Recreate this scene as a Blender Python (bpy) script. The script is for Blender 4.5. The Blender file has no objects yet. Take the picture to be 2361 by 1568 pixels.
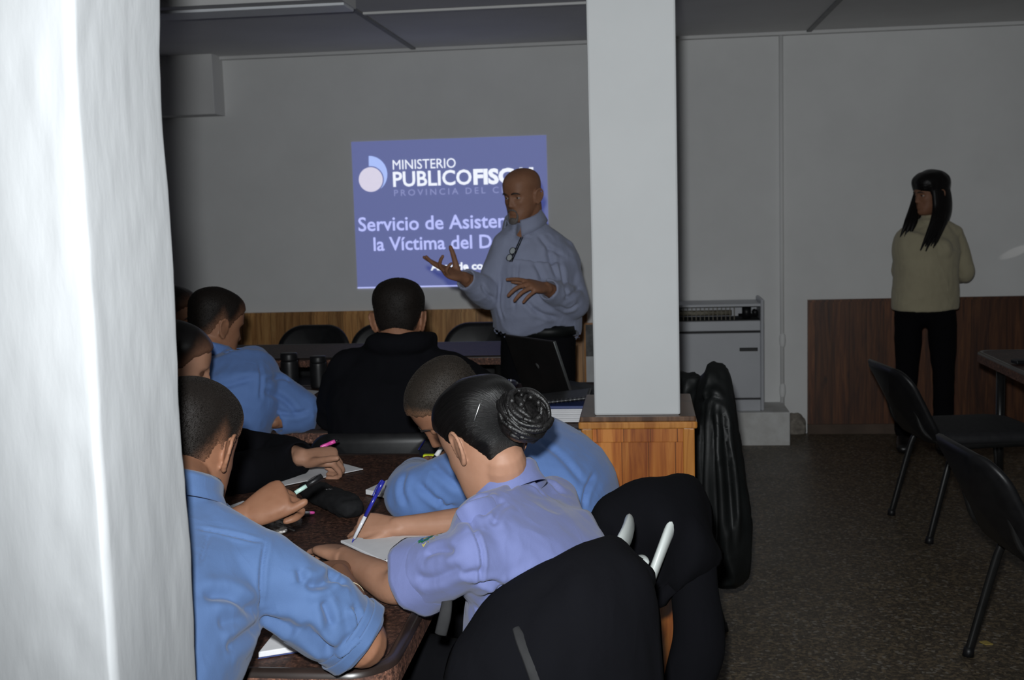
import bpy, bmesh, math, random
import numpy as np
from mathutils import Vector, Matrix
from mathutils.bvhtree import BVHTree

# ------------------------------------------------------------------ camera, light, exposure
S = bpy.context.scene
COL = S.collection
W_PX, H_PX, F_PX, EYE = 2361.0, 1568.0, 2700.0, 1.5
_p, _y, _r = math.radians(6.6), math.radians(6.55), math.radians(1.64)
CF = np.array([-math.sin(_y)*math.cos(_p), math.cos(_y)*math.cos(_p), -math.sin(_p)])
_r0 = np.array([math.cos(_y), math.sin(_y), 0.0])
_u0 = np.cross(_r0, CF)
CR = _r0*math.cos(_r) - _u0*math.sin(_r)
CU = _u0*math.cos(_r) + _r0*math.sin(_r)
CAM = np.array([0.0, 0.0, EYE])

cd = bpy.data.cameras.new('camera')
cam = bpy.data.objects.new('camera', cd)
COL.objects.link(cam)
cam.matrix_world = Matrix([[CR[0], CU[0], -CF[0], 0], [CR[1], CU[1], -CF[1], 0],
                           [CR[2], CU[2], -CF[2], EYE], [0, 0, 0, 1]])
cd.sensor_fit = 'HORIZONTAL'
cd.sensor_width = 23.6
cd.lens = 23.6*F_PX/W_PX
cd.clip_start = 0.05
cd.dof.use_dof = True
cd.dof.focus_distance = 2.35
cd.dof.aperture_fstop = 6.3
S.camera = cam

world = bpy.data.worlds.new('world')
S.world = world
world.use_nodes = True
world.node_tree.nodes['Background'].inputs[0].default_value = (0.75, 0.82, 1.0, 1)
world.node_tree.nodes['Background'].inputs[1].default_value = 0.012

FLASH_W = 350.0
fl = bpy.data.lights.new('camera_flash', 'SPOT')
fl.energy = FLASH_W
fl.spot_size = math.radians(94)
fl.spot_blend = 1.0
fl.shadow_soft_size = 0.028
fl.color = (0.95, 0.985, 1.0)
flo = bpy.data.objects.new('camera_flash', fl)
COL.objects.link(flo)
flo.location = (-0.035, 0.0, EYE + 0.125)
flo.rotation_euler = Vector((CF[0] + 0.05, CF[1], CF[2] + 0.05)).to_track_quat('-Z', 'Y').to_euler()

# sliver of daylight that strikes the back wall from a window on the right
ds = bpy.data.lights.new('daylight_sliver', 'SPOT')
ds.energy = 14; ds.spot_size = math.radians(2.6); ds.spot_blend = .5; ds.shadow_soft_size = .004; ds.color = (1, .98, .95)
dso = bpy.data.objects.new('daylight_sliver', ds); COL.objects.link(dso)
dso.location = (3.45, 7.14, 1.60)
dso.rotation_euler = (Vector((2.27, 7.5, 1.125)) - dso.location).to_track_quat('-Z', 'Y').to_euler()

S.view_settings.view_transform = 'Standard'
S.view_settings.look = 'None'
S.view_settings.gamma = 1.0
S.view_settings.use_curve_mapping = False
S.view_settings.exposure = 0.0

rng = random.Random(7)
nrng = np.random.default_rng(7)

# ------------------------------------------------------------------ geometry helpers
def A(*a): return np.array(a, float)
def nz(v):
    v = np.asarray(v, float)
    return v/max(np.linalg.norm(v), 1e-9)
def ray(x, y): return CF + CR*(x - W_PX/2)/F_PX - CU*(y - H_PX/2)/F_PX
def at(x, y, Y):
    d = ray(x, y); return CAM + d*(Y/d[1])
def atz(x, y, z):
    d = ray(x, y); return CAM + d*((z - EYE)/d[2])
def lerp(a, b, t): return np.asarray(a, float)*(1 - t) + np.asarray(b, float)*t
def sst(a, b, x):
    t = np.clip((np.asarray(x, float) - a)/(b - a), 0, 1); return t*t*(3 - 2*t)

def cr(pts, sub):
    P = [np.atleast_1d(np.asarray(p, float)) for p in pts]
    P = np.array([2*P[0] - P[1]] + P + [2*P[-1] - P[-2]])
    out = []
    for i in range(1, len(P) - 2):
        p0, p1, p2, p3 = P[i-1:i+3]
        for k in range(sub):
            t = k/sub
            out.append(.5*((2*p1) + (p2-p0)*t + (2*p0-5*p1+4*p2-p3)*t*t + (-p0+3*p1-3*p2+p3)*t**3))
    out.append(P[-2])
    return np.array(out)

class MB:
    def __init__(s): s.v = []; s.f = []
    def add(s, V, F):
        o = len(s.v)
        s.v.extend([tuple(map(float, v)) for v in V])
        s.f.extend([tuple(i + o for i in f) for f in F])
        return s
    def tube(s, pts, rad, hint=(0, 0, 1), n=18, sub=5, cap=(1, 1), power=2.0):
        """closed lofted tube; rad = r or (a along hint, b across); hint a vector or one per point"""
        k = len(pts)
        R = np.array([(r, r) if np.isscalar(r) else r for r in rad], float)
        Hn = np.array([hint]*k, float) if np.ndim(hint) == 1 else np.array(hint, float)
        P = cr(pts, sub); R = np.maximum(cr(R, sub), 1e-4); Hn = cr(Hn, sub)
        T = np.gradient(P, axis=0)
        rings = []
        th = np.linspace(0, 2*math.pi, n, endpoint=False)
        c, sn = np.cos(th), np.sin(th)
        c = np.sign(c)*np.abs(c)**(2/power); sn = np.sign(sn)*np.abs(sn)**(2/power)
        def ring(p, t, h, a, b):
            t = nz(t); h = h - t*np.dot(h, t)
            if np.linalg.norm(h) < 1e-6: h = np.cross(t, (1, .3, .2))
            h = nz(h); q = np.cross(t, h)
            return p + np.outer(c*a, h) + np.outer(sn*b, q)
        def capr(i, sgn, kind):
            p, t, h, (a, b) = P[i], nz(T[i])*sgn, Hn[i], R[i]
            m = min(a, b)
            if kind == 1: seq = [(m*math.sin(x), math.cos(x)) for x in (.5, .95, 1.3)]; tip = m
            elif kind == 'in': seq = [(0.0, .9), (-.03, .84), (-.05, .8)]; tip = -.05
            else: seq = []; tip = 0.0
            rs = [ring(p + t*o, T[i], h, a*sc, b*sc) for o, sc in seq]
            return rs, p + t*tip
        r0, t0 = capr(0, -1, cap[0]); r1, t1 = capr(len(P)-1, 1, cap[1])
        rings = r0[::-1] + [ring(P[i], T[i], Hn[i], *R[i]) for i in range(len(P))] + r1
        V = np.concatenate(rings + [[t0], [t1]])
        F = []
        m = len(rings)
        for i in range(m - 1):
            for j in range(n):
                j2 = (j+1) % n
                F.append((i*n+j, i*n+j2, (i+1)*n+j2, (i+1)*n+j))
        a, b = m*n, m*n+1
        for j in range(n):
            j2 = (j+1) % n
            F.append((a, j2, j)); F.append((b, (m-1)*n+j, (m-1)*n+j2))
        return s.add(V, F)
    def ell(s, c, r, M=None, n=16, m=12):
        M = np.eye(3) if M is None else np.asarray(M, float)
        r = np.array([r]*3 if np.isscalar(r) else r, float)
        V = []; F = []
        for i in range(1, m):
            ph = math.pi*i/m
            for j in range(n):
                t = 2*math.pi*j/n
                V.append(A(math.sin(ph)*math.cos(t), math.sin(ph)*math.sin(t), math.cos(ph)))
        V += [A(0, 0, 1), A(0, 0, -1)]
        V = np.array(V)*r @ M.T + np.asarray(c, float)
        for i in range(m-2):
            for j in range(n):
                j2 = (j+1) % n
                F.append((i*n+j, (i+1)*n+j, (i+1)*n+j2, i*n+j2))
        a = (m-1)*n
        for j in range(n):
            j2 = (j+1) % n
            F.append((a, j, j2)); F.append((a+1, (m-2)*n+j2, (m-2)*n+j))
        return s.add(V, F)
    def box(s, lo, hi):
        x0, y0, z0 = lo; x1, y1, z1 = hi
        V = [(x0,y0,z0),(x1,y0,z0),(x1,y1,z0),(x0,y1,z0),(x0,y0,z1),(x1,y0,z1),(x1,y1,z1),(x0,y1,z1)]
        F = [(0,3,2,1),(4,5,6,7),(0,1,5,4),(1,2,6,5),(2,3,7,6),(3,0,4,7)]
        return s.add(V, F)
    def obox(s, c, ax, ay, az):
        """oriented box: centre and three half-extent vectors"""
        c, ax, ay, az = map(lambda q: np.asarray(q, float), (c, ax, ay, az))
        V = [c + i*ax + j*ay + k*az for k in (-1, 1) for i, j in ((-1,-1),(1,-1),(1,1),(-1,1))]
        F = [(0,3,2,1),(4,5,6,7),(0,1,5,4),(1,2,6,5),(2,3,7,6),(3,0,4,7)]
        return s.add(V, F)
    def prism(s, outline, z0, z1):
        n = len(outline)
        V = [(x, y, z0) for x, y in outline] + [(x, y, z1) for x, y in outline]
        F = [tuple(range(n-1, -1, -1)), tuple(range(n, 2*n))] + [(i, (i+1) % n, n+(i+1) % n, n+i) for i in range(n)]
        return s.add(V, F)
    def rod(s, a, b, r, n=12, r2=None):
        return s.tube([a, b], [r, r if r2 is None else r2], hint=np.cross(nz(np.subtract(b, a)), (.31, .52, .8)), n=n, sub=1, cap=(0, 0))
    def mesh(s, name='m'):
        me = bpy.data.meshes.new(name)
        me.from_pydata(s.v, [], s.f)
        me.validate(); me.update()
        return me

def rrect(x0, y0, x1, y1, r, n=7):
    out = []
    for cx, cy, a0 in ((x1-r, y1-r, 0), (x0+r, y1-r, 90), (x0+r, y0+r, 180), (x1-r, y0+r, 270)):
        for k in range(n+1):
            a = math.radians(a0 + 90*k/n)
            out.append((cx + r*math.cos(a), cy + r*math.sin(a)))
    return out

def patch(rows, sub=6):
    """smooth sheet through a grid of points"""
    G = np.array([cr(r, sub) for r in rows])
    G = np.array([cr(G[:, j], sub) for j in range(G.shape[1])]).transpose(1, 0, 2)
    m, n, _ = G.shape
    F = [(i*n+j, i*n+j+1, (i+1)*n+j+1, (i+1)*n+j) for i in range(m-1) for j in range(n-1)]
    return MB().add(G.reshape(-1, 3), F)

OFF = {}
def tag(o, label=None, cat=None, group=None, kind=None):
    if label: o['label'] = label
    if cat: o['category'] = cat
    if group: o['group'] = group
    if kind: o['kind'] = kind
    return o
def thing(name, loc, label, cat, group=None):
    o = bpy.data.objects.new(name, None)
    o.empty_display_size = .1
    COL.objects.link(o)
    o.location = tuple(map(float, loc)); OFF[o] = np.array(loc, float)
    return tag(o, label, cat, group)
def put(name, src, mat, parent=None, smooth=True, bevel=0, solid=0, subd=0, origin=None, label=None):
    """link a mesh given in world coordinates as ONE object, relative to its parent"""
    me = src.mesh(name) if isinstance(src, MB) else src
    me.name = name
    o = bpy.data.objects.new(name, me)
    COL.objects.link(o)
    base = np.zeros(3) if parent is None else OFF[parent]
    if origin is None and parent is None and len(me.vertices):
        c = np.empty(len(me.vertices)*3); me.vertices.foreach_get('co', c); c = c.reshape(-1, 3)
        origin = (c.min(0) + c.max(0))/2; origin[2] = c[:, 2].min()
    off = base if origin is None else np.asarray(origin, float)
    me.transform(Matrix.Translation(Vector(-off)))
    o.location = Vector(off - base)
    OFF[o] = off
    if parent is not None: o.parent = parent
    me.materials.clear(); me.materials.append(mat)
    if smooth: me.polygons.foreach_set('use_smooth', [True]*len(me.polygons))
    if bevel:
        b = o.modifiers.new('bevel', 'BEVEL'); b.width = bevel; b.segments = 2; b.limit_method = 'ANGLE'; b.angle_limit = .6
        if smooth: b.harden_normals = False
    if solid:
        q = o.modifiers.new('solid', 'SOLIDIFY'); q.thickness = solid; q.offset = 0
    if subd:
        q = o.modifiers.new('sub', 'SUBSURF'); q.levels = subd; q.render_levels = subd
    if label: o['label'] = label
    return o
def struct(name, src, mat, **k):
    o = put(name, src, mat, **k); o['kind'] = 'structure'; return o
def fuse(mb, voxel, smooth_n=4, fac=.5):
    """join overlapping closed shapes into one continuous surface (world coordinates)"""
    me = mb.mesh('fuse')
    o = bpy.data.objects.new('fuse', me); COL.objects.link(o)
    m = o.modifiers.new('r', 'REMESH'); m.mode = 'VOXEL'; m.voxel_size = voxel; m.adaptivity = 0
    if smooth_n:
        q = o.modifiers.new('s', 'SMOOTH'); q.factor = fac; q.iterations = smooth_n
    dg = bpy.context.evaluated_depsgraph_get(); dg.update()
    out = bpy.data.meshes.new_from_object(o.evaluated_get(dg))
    bpy.data.objects.remove(o); bpy.data.meshes.remove(me)
    return out
def coords(me):
    c = np.empty(len(me.vertices)*3); me.vertices.foreach_get('co', c); return c.reshape(-1, 3)
def normals(me):
    c = np.empty(len(me.vertices)*3); me.vertices.foreach_get('normal', c); return c.reshape(-1, 3)
def setco(me, c): me.vertices.foreach_set('co', np.ascontiguousarray(c).ravel()); me.update()
def vnoise(p, seed=0):
    p = np.asarray(p, float) + 91.7 + seed*13.37
    i = np.floor(p).astype(np.int64); f = p - i; f = f*f*(3 - 2*f)
    def h(a):
        n = (a[:, 0]*374761393 + a[:, 1]*668265263 + a[:, 2]*2147483647 + seed*974711) & 0xffffffff
        n = ((n ^ (n >> 13))*1274126177) & 0xffffffff
        return ((n ^ (n >> 16)) & 0xffff)/65535.0
    r = 0
    for dx in (0, 1):
        for dy in (0, 1):
            for dz in (0, 1):
                w = (f[:, 0] if dx else 1-f[:, 0])*(f[:, 1] if dy else 1-f[:, 1])*(f[:, 2] if dz else 1-f[:, 2])
                r = r + w*h(i + np.array([dx, dy, dz]))
    return r
def wrinkle(me, amp, scale, seed=0, along=None, stretch=3.0, ridge=True):
    c = coords(me); n = normals(me)
    q = c.copy()
    if along is not None:
        a = nz(along); q = q - np.outer(q @ a, a)*(1 - 1/stretch)
    q = q*scale
    q = q + .8*np.stack([vnoise(q*.6, seed+k) for k in (1, 2, 3)], 1)
    v = vnoise(q, seed)*.65 + vnoise(q*2.1, seed+5)*.35
    if ridge: v = 1 - np.abs(2*v - 1)*1.6
    setco(me, c + n*((v - .45)*amp)[:, None])
def bvh(me):
    return BVHTree.FromPolygons([tuple(v) for v in coords(me)], [tuple(p.vertices) for p in me.polygons])
def hit(tree, x, y):
    d = nz(ray(x, y))
    h = tree.ray_cast(Vector(CAM), Vector(d))
    return (None, None) if h[0] is None else (np.array(h[0]), np.array(h[1]))
def strokes(me, lst):
    """press folds (negative depth = valley) into cloth along lines drawn on its surface"""
    tree = bvh(me)
    c = coords(me); n = normals(me)
    disp = np.zeros(len(c))
    for pts, w, d in lst:
        P = cr([A(*p, 0) for p in pts], 4)[:, :2]
        H = [hit(tree, *p)[0] for p in P]
        H = [h for h in H if h is not None]
        if len(H) < 2: continue
        H = np.array(H)
        lo, hi = H.min(0) - 4*w, H.max(0) + 4*w
        ids = np.where(((c > lo) & (c < hi)).all(1))[0]
        if not len(ids): continue
        q = c[ids]; best = np.full(len(ids), 9.0); bt = np.zeros(len(ids))
        for k in range(len(H)-1):
            a, b = H[k], H[k+1]
            if np.linalg.norm(b-a) > .08: continue
            ab = b - a; t = np.clip(((q-a) @ ab)/max(ab @ ab, 1e-12), 0, 1)
            dd = np.linalg.norm(q - a - t[:, None]*ab, axis=1)
            m = dd < best; best[m] = dd[m]; bt[m] = (k + t[m])/(len(H)-1)
        fade = np.clip(np.minimum(bt, 1-bt)*6, .15, 1)
        disp[ids] += 1.7*d*fade*(np.exp(-(best/w)**2) - .35*np.exp(-((best-2*w)/(1.2*w))**2))
    setco(me, c + n*disp[:, None])
def decal(tree, P2, o, nrm, up, lift=.0012):
    """lay flat points (x right, y up) on a surface around a point of it"""
    nrm = nz(nrm); up = nz(up - nrm*np.dot(up, nrm)); rt = np.cross(up, nrm)
    out = []
    for x, y in P2:
        p = o + rt*x + up*y
        h = tree.ray_cast(Vector(p + nrm*.06), Vector(-nrm))
        out.append(np.array(h[0]) + nrm*lift if h[0] is not None else p + nrm*lift)
    return np.array(out)
def text2d(txt, size=1.0, bold=0.0, space=1.0, align='LEFT'):
    cu = bpy.data.curves.new('txt', 'FONT'); cu.body = txt; cu.size = size; cu.offset = bold
    cu.space_character = space; cu.align_x = align; cu.resolution_u = 3; cu.fill_mode = 'FRONT'
    o = bpy.data.objects.new('txt', cu); COL.objects.link(o)
    dg = bpy.context.evaluated_depsgraph_get(); dg.update()
    me = bpy.data.meshes.new_from_object(o.evaluated_get(dg))
    V = coords(me)[:, :2].copy(); F = [tuple(p.vertices) for p in me.polygons]
    bpy.data.objects.remove(o); bpy.data.curves.remove(cu); bpy.data.meshes.remove(me)
    return V, F

# ------------------------------------------------------------------ materials
def srgb(r, g, b):
    f = lambda c: (c/255/12.92) if c/255 <= .04045 else ((c/255+.055)/1.055)**2.4
    return (f(r), f(g), f(b))
class NT:
    def __init__(s, name):
        s.m = bpy.data.materials.new(name); s.m.use_nodes = True
        s.t = s.m.node_tree; s.b = s.t.nodes['Principled BSDF']
    def n(s, typ, **k):
        x = s.t.nodes.new('ShaderNode' + typ)
        for a, v in k.items(): setattr(x, a, v)
        return x
    def set(s, sock, v):
        if isinstance(v, bpy.types.NodeSocket): s.t.links.new(v, sock)
        elif hasattr(sock.default_value, '__len__') and len(sock.default_value) == 4 and len(v) == 3: sock.default_value = (*v, 1)
        else: sock.default_value = v
    def P(s, key, v): s.set(s.b.inputs[key], v)
    def obj(s, scale=(1, 1, 1)):
        tc = s.n('TexCoord'); mp = s.n('Mapping'); mp.inputs['Scale'].default_value = scale
        s.t.links.new(tc.outputs['Object'], mp.inputs['Vector']); return mp.outputs[0]
    def noise(s, vec, scale, detail=3, rough=.55, dist=0.0):
        x = s.n('TexNoise'); s.t.links.new(vec, x.inputs['Vector'])
        x.inputs['Scale'].default_value = scale; x.inputs['Detail'].default_value = detail
        x.inputs['Roughness'].default_value = rough; x.inputs['Distortion'].default_value = dist
        return x.outputs['Fac']
    def ramp(s, fac, stops):
        x = s.n('ValToRGB'); s.t.links.new(fac, x.inputs[0]); e = x.color_ramp.elements
        while len(e) < len(stops): e.new(.5)
        for q, (p, c) in zip(e, stops):
            q.position = p; q.color = (*c, 1) if len(c) == 3 else c
        return x.outputs[0]
    def mix(s, fac, a, b, mode='MIX'):
        x = s.n('Mix', data_type='RGBA', blend_type=mode)
        s.set(x.inputs[0], fac); s.set(x.inputs[6], a); s.set(x.inputs[7], b); return x.outputs[2]
    def math(s, op, a, b=0.0, c=0.0):
        x = s.n('Math', operation=op); s.set(x.inputs[0], a); s.set(x.inputs[1], b); s.set(x.inputs[2], c); return x.outputs[0]
    def bump(s, h, strength, dist=.002):
        x = s.n('Bump'); x.inputs['Strength'].default_value = strength; x.inputs['Distance'].default_value = dist
        s.t.links.new(h, x.inputs['Height']); s.t.links.new(x.outputs[0], s.b.inputs['Normal'])
def mat(name, c1, c2=None, rough=.6, scale=8, stretch=(1, 1, 1), bump=0, bscale=None, bdist=.002, metal=0, spec=.5, lo=.35, hi=.65, sheen=0, coat=0, detail=4):
    t = NT(name)
    v = t.obj(stretch)
    if c2 is None: c2 = tuple(x*.88 for x in c1)
    t.P('Base Color', t.ramp(t.noise(v, scale, detail), [(lo, c1), (hi, c2)]))
    t.P('Roughness', rough); t.P('Metallic', metal); t.P('Specular IOR Level', spec)
    if sheen: t.P('Sheen Weight', sheen); t.P('Sheen Roughness', .5)
    if coat: t.P('Coat Weight', coat); t.P('Coat Roughness', .15)
    if bump: t.bump(t.noise(v, bscale or scale*4, 5), bump, bdist)
    return t.m
def wood(name, dark, mid, light, plank, rough=.4, coat=.15, gaps=True, axis=0):
    """vertical boards along z with grain, knots and a groove at every joint"""
    t = NT(name)
    tc = t.n('TexCoord'); sp = t.n('SeparateXYZ'); t.t.links.new(tc.outputs['Object'], sp.inputs[0])
    u = t.math('ADD', sp.outputs[0], sp.outputs[1])
    k = t.math('DIVIDE', u, plank)
    idx = t.math('FLOOR', k); fr = t.math('FRACT', k)
    wn = t.n('TexWhiteNoise', noise_dimensions='1D'); t.t.links.new(idx, wn.inputs['W'])
    cx = t.n('CombineXYZ')
    t.t.links.new(t.math('MULTIPLY', u, 34.0), cx.inputs[0])
    t.t.links.new(t.math('MULTIPLY', wn.outputs[0], 40.0), cx.inputs[1])
    t.t.links.new(t.math('MULTIPLY', sp.outputs[2], 2.2), cx.inputs[2])
    g = t.noise(cx.outputs[0], 1.0, 4, .6, .8)
    cx2 = t.n('CombineXYZ')
    t.t.links.new(t.math('MULTIPLY', u, 9.0), cx2.inputs[0])
    t.t.links.new(t.math('MULTIPLY', wn.outputs[0], 77.0), cx2.inputs[1])
    t.t.links.new(t.math('MULTIPLY', sp.outputs[2], 4.5), cx2.inputs[2])
    kn = t.noise(cx2.outputs[0], 1.0, 2, .5)
    knot = t.ramp(kn, [(.69, (0, 0, 0)), (.76, (1, 1, 1))])
    base = t.ramp(g, [(.34, dark), (.5, mid), (.66, light)])
    tone = t.math('ADD', t.math('MULTIPLY', wn.outputs[0], .6), .7)
    tn = t.n('CombineXYZ')
    for i in range(3): t.t.links.new(tone, tn.inputs[i])
    col = t.mix(1.0, base, tn.outputs[0], 'MULTIPLY')
    col = t.mix(t.math('MULTIPLY', knot, .75), col, tuple(x*.25 for x in dark))
    if gaps:
        e = t.math('MINIMUM', fr, t.math('SUBTRACT', 1.0, fr))
        gm = t.math('LESS_THAN', e, .013)
        col = t.mix(t.math('MULTIPLY', gm, .8), col, tuple(x*.15 for x in dark))
        t.bump(t.math('SUBTRACT', t.math('MULTIPLY', g, .1), gm), .6, .003)
    else:
        t.bump(g, .15, .001)
    t.P('Base Color', col); t.P('Roughness', rough); t.P('Coat Weight', coat); t.P('Coat Roughness', .2)
    return t.m
def emit_mat(name, base, em, strength):
    t = NT(name); v = t.obj()
    t.P('Base Color', base); t.P('Roughness', .9); t.P('Specular IOR Level', .1)
    n = t.noise(v, 60, 2)
    t.P('Emission Color', t.mix(n, tuple(x*.92 for x in em), em)); t.P('Emission Strength', strength)
    return t.m

# ------------------------------------------------------------------ surface materials
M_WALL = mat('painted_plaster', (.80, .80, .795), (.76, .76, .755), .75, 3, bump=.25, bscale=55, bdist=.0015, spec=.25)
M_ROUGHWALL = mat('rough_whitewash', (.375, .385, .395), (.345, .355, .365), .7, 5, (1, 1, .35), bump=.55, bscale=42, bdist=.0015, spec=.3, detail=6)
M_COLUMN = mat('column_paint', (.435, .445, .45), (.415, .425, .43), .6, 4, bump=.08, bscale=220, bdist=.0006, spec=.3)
M_CEIL = mat('ceiling_panel', (.74, .735, .73), (.69, .685, .68), .85, 2, bump=.2, bscale=90, spec=.2)
M_SEAM = mat('ceiling_batten', (.30, .30, .30), (.26, .26, .26), .7, 6)
M_DIFF = mat('light_diffuser', (.86, .88, .92), (.82, .84, .88), .45, 4)
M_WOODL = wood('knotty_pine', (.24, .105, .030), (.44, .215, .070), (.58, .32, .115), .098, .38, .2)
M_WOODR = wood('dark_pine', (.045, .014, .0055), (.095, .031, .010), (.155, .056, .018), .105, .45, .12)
M_WOODP = wood('varnished_pine', (.25, .060, .010), (.42, .130, .022), (.56, .215, .045), .075, .28, .35)
M_WOODE = wood('honey_pine', (.34, .12, .022), (.48, .195, .04), (.56, .25, .06), .3, .25, .4, gaps=False)
M_WOODT = wood('brown_shelf_top', (.07, .035, .02), (.13, .07, .04), (.18, .10, .06), .4, .25, .4, gaps=False)
M_BLACKPL = mat('black_plastic', (.007, .007, .008), (.011, .011, .012), .42, 30, spec=.35, bump=.15, bscale=300, bdist=.0004)
M_BLACKFAB = mat('black_upholstery', (.010, .010, .012), (.016, .016, .018), .85, 40, bump=.3, bscale=500, bdist=.0005)
M_BLACKMET = mat('black_tube', (.010, .010, .010), (.014, .014, .014), .3, 20)
M_WHITEPL = mat('white_plastic', (.62, .66, .64), (.58, .62, .60), .35, 6)
M_EDGE = mat('dark_edge_band', (.018, .012, .010), (.028, .018, .015), .32, 12)
M_STEEL = mat('grey_enamel', (.50, .51, .54), (.47, .48, .51), .42, 5, bump=.05)
M_DARK = mat('dark_recess', (.02, .02, .022), (.03, .03, .03), .7, 20)
M_PAPER = mat('white_paper', (.66, .66, .68), (.62, .62, .64), .8, 30)
M_PAPERB = mat('blue_cover', (.03, .05, .16), (.04, .06, .19), .4, 10)

def terrazzo():
    t = NT('terrazzo'); v = t.obj()
    vo = t.n('TexVoronoi'); t.t.links.new(v, vo.inputs['Vector']); vo.inputs['Scale'].default_value = 95
    vs = t.n('TexVoronoi'); t.t.links.new(v, vs.inputs['Vector']); vs.inputs['Scale'].default_value = 210
    sp = t.n('SeparateColor'); t.t.links.new(vo.outputs['Color'], sp.inputs[0])
    s2 = t.n('SeparateColor'); t.t.links.new(vs.outputs['Color'], s2.inputs[0])
    chips = t.ramp(sp.outputs[0], [(0, (.055, .045, .036)), (.35, (.12, .10, .078)), (.62, (.26, .20, .13)), (.84, (.36, .28, .18)), (.93, (.47, .44, .40))])
    chips.node.color_ramp.interpolation = 'CONSTANT'
    small = t.ramp(s2.outputs[1], [(0, (.07, .06, .05)), (.6, (.16, .125, .09)), (1, (.30, .25, .18))])
    col = t.mix(.42, chips, small)
    col = t.mix(t.ramp(t.noise(v, 1.1, 4), [(.35, (0, 0, 0)), (.7, (.5, .5, .5))]), col, t.mix(.5, col, (.07, .055, .045)))
    br = t.n('TexBrick'); t.t.links.new(v, br.inputs['Vector'])
    br.offset = 0; br.inputs['Scale'].default_value = 1; br.inputs['Brick Width'].default_value = .4; br.inputs['Row Height'].default_value = .4
    br.inputs['Mortar Size'].default_value = .0016
    col = t.mix(t.math('MULTIPLY', br.outputs['Fac'], .5), col, (.04, .035, .03))
    col = t.mix(1.0, col, (.67, .65, .60), 'MULTIPLY')
    t.P('Base Color', col); t.P('Roughness', t.math('ADD', t.math('MULTIPLY', t.noise(v, 3, 4), .25), .28)); t.P('Specular IOR Level', .25)
    return t.m
M_FLOOR = terrazzo()
def laminate(name, k=1.0):
    t = NT(name); v = t.obj()
    a = t.noise(v, 130, 4, .7); b = t.noise(v, 26, 4, .6)
    col = t.ramp(a, [(.36, (.012*k, .007*k, .006*k)), (.5, (.055*k, .028*k, .020*k)), (.62, (.12*k, .055*k, .036*k)), (.74, (.21*k, .13*k, .10*k))])
    col = t.mix(t.ramp(b, [(.42, (0, 0, 0)), (.66, (.75, .75, .75))]), col, (.035*k, .020*k, .017*k))
    t.P('Base Color', col); t.P('Roughness', .52); t.P('Specular IOR Level', .14)
    return t.m
M_LAM = laminate('granite_laminate')
M_LAME = laminate('granite_laminate_edge', 2.2)

# ------------------------------------------------------------------ the room
YB, ZC = 7.5, 2.5
struct('floor', MB().box((-4.0, -2.0, -.1), (3.6, YB + .2, 0)), M_FLOOR, smooth=False)
struct('ceiling', MB().box((-4.0, -2.0, ZC), (3.6, YB + .2, ZC + .1)), M_CEIL, smooth=False)
struct('wall_back', MB().box((-4.0, YB, -.05), (3.6, YB + .2, ZC + .05)), M_WALL, smooth=False)
struct('wall_left', MB().box((-4.2, -2.0, -.05), (-4.0, YB + .2, ZC + .05)), M_WALL, smooth=False)
struct('wall_right', MB().box((3.6, -2.0, -.05), (3.8, YB + .2, ZC + .05)), M_WALL, smooth=False)

# the thick whitewashed wall end at the left of the opening the photographer stands in
def near_wall():
    x1, y0, y1, r = -.596, 1.20, 1.44, .014
    cx = x1 - .24; cy = y0 + .100                      # splay shaped to turn the front face away from the flash
    ol = [(-3.9 + (cx + 3.9)*k/10, cy) for k in range(10)] + [(cx + (x1 - r*.6 - cx)*k/34, cy + (y0 + r*.2 - cy)*k/34) for k in range(35)]
    ol += [(x1 - r + r*math.sin(a), y0 + r - r*math.cos(a)) for a in np.linspace(.6, 1.4, 5)]
    ol += [(x1, y0 + r + (y1 - y0 - 2*r)*k/26) for k in range(27)]
    ol += [(x1 - r + r*math.cos(a), y1 - r + r*math.sin(a)) for a in np.linspace(.2, 1.4, 5)]
    ol += [(x1 - r - (3.9 + x1 - r)*k/14, y1) for k in range(15)]
    zs = np.linspace(-.02, ZC + .02, 150)
    n = len(ol); V = []; F = []
    for z in zs:
        for x, y in ol: V.append((x, y, z))
    V = np.array(V)
    near = sst(-1.6, -.9, V[:, 0])
    wob = (vnoise(V*A(4, 4, 5), 3) - .5)*.006 + (vnoise(V*A(19, 19, 15), 4) - .5)*.0018 + (vnoise(V*A(60, 60, 40), 5) - .5)*.0012
    V[:, 0] += wob*near*(V[:, 0] > -1.0) + .013*sst(1.62, 1.95, V[:, 2])*(V[:, 0] > -.75)
    V[:, 1] += ((vnoise(V*A(6, 6, 5), 8) - .5)*.006 + (vnoise(V*A(40, 9, 30), 9) - .5)*.003)*near*np.where(V[:, 1] < 1.3, 1, -1)
    for i in range(len(zs) - 1):
        for j in range(n):
            j2 = (j+1) % n
            F.append((i*n+j, i*n+j2, (i+1)*n+j2, (i+1)*n+j))
    F += [tuple(range(n-1, -1, -1)), tuple(range((len(zs)-1)*n, len(zs)*n))]
    return MB().add(V, F)
struct('wall_front', near_wall(), M_ROUGHWALL)

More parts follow.
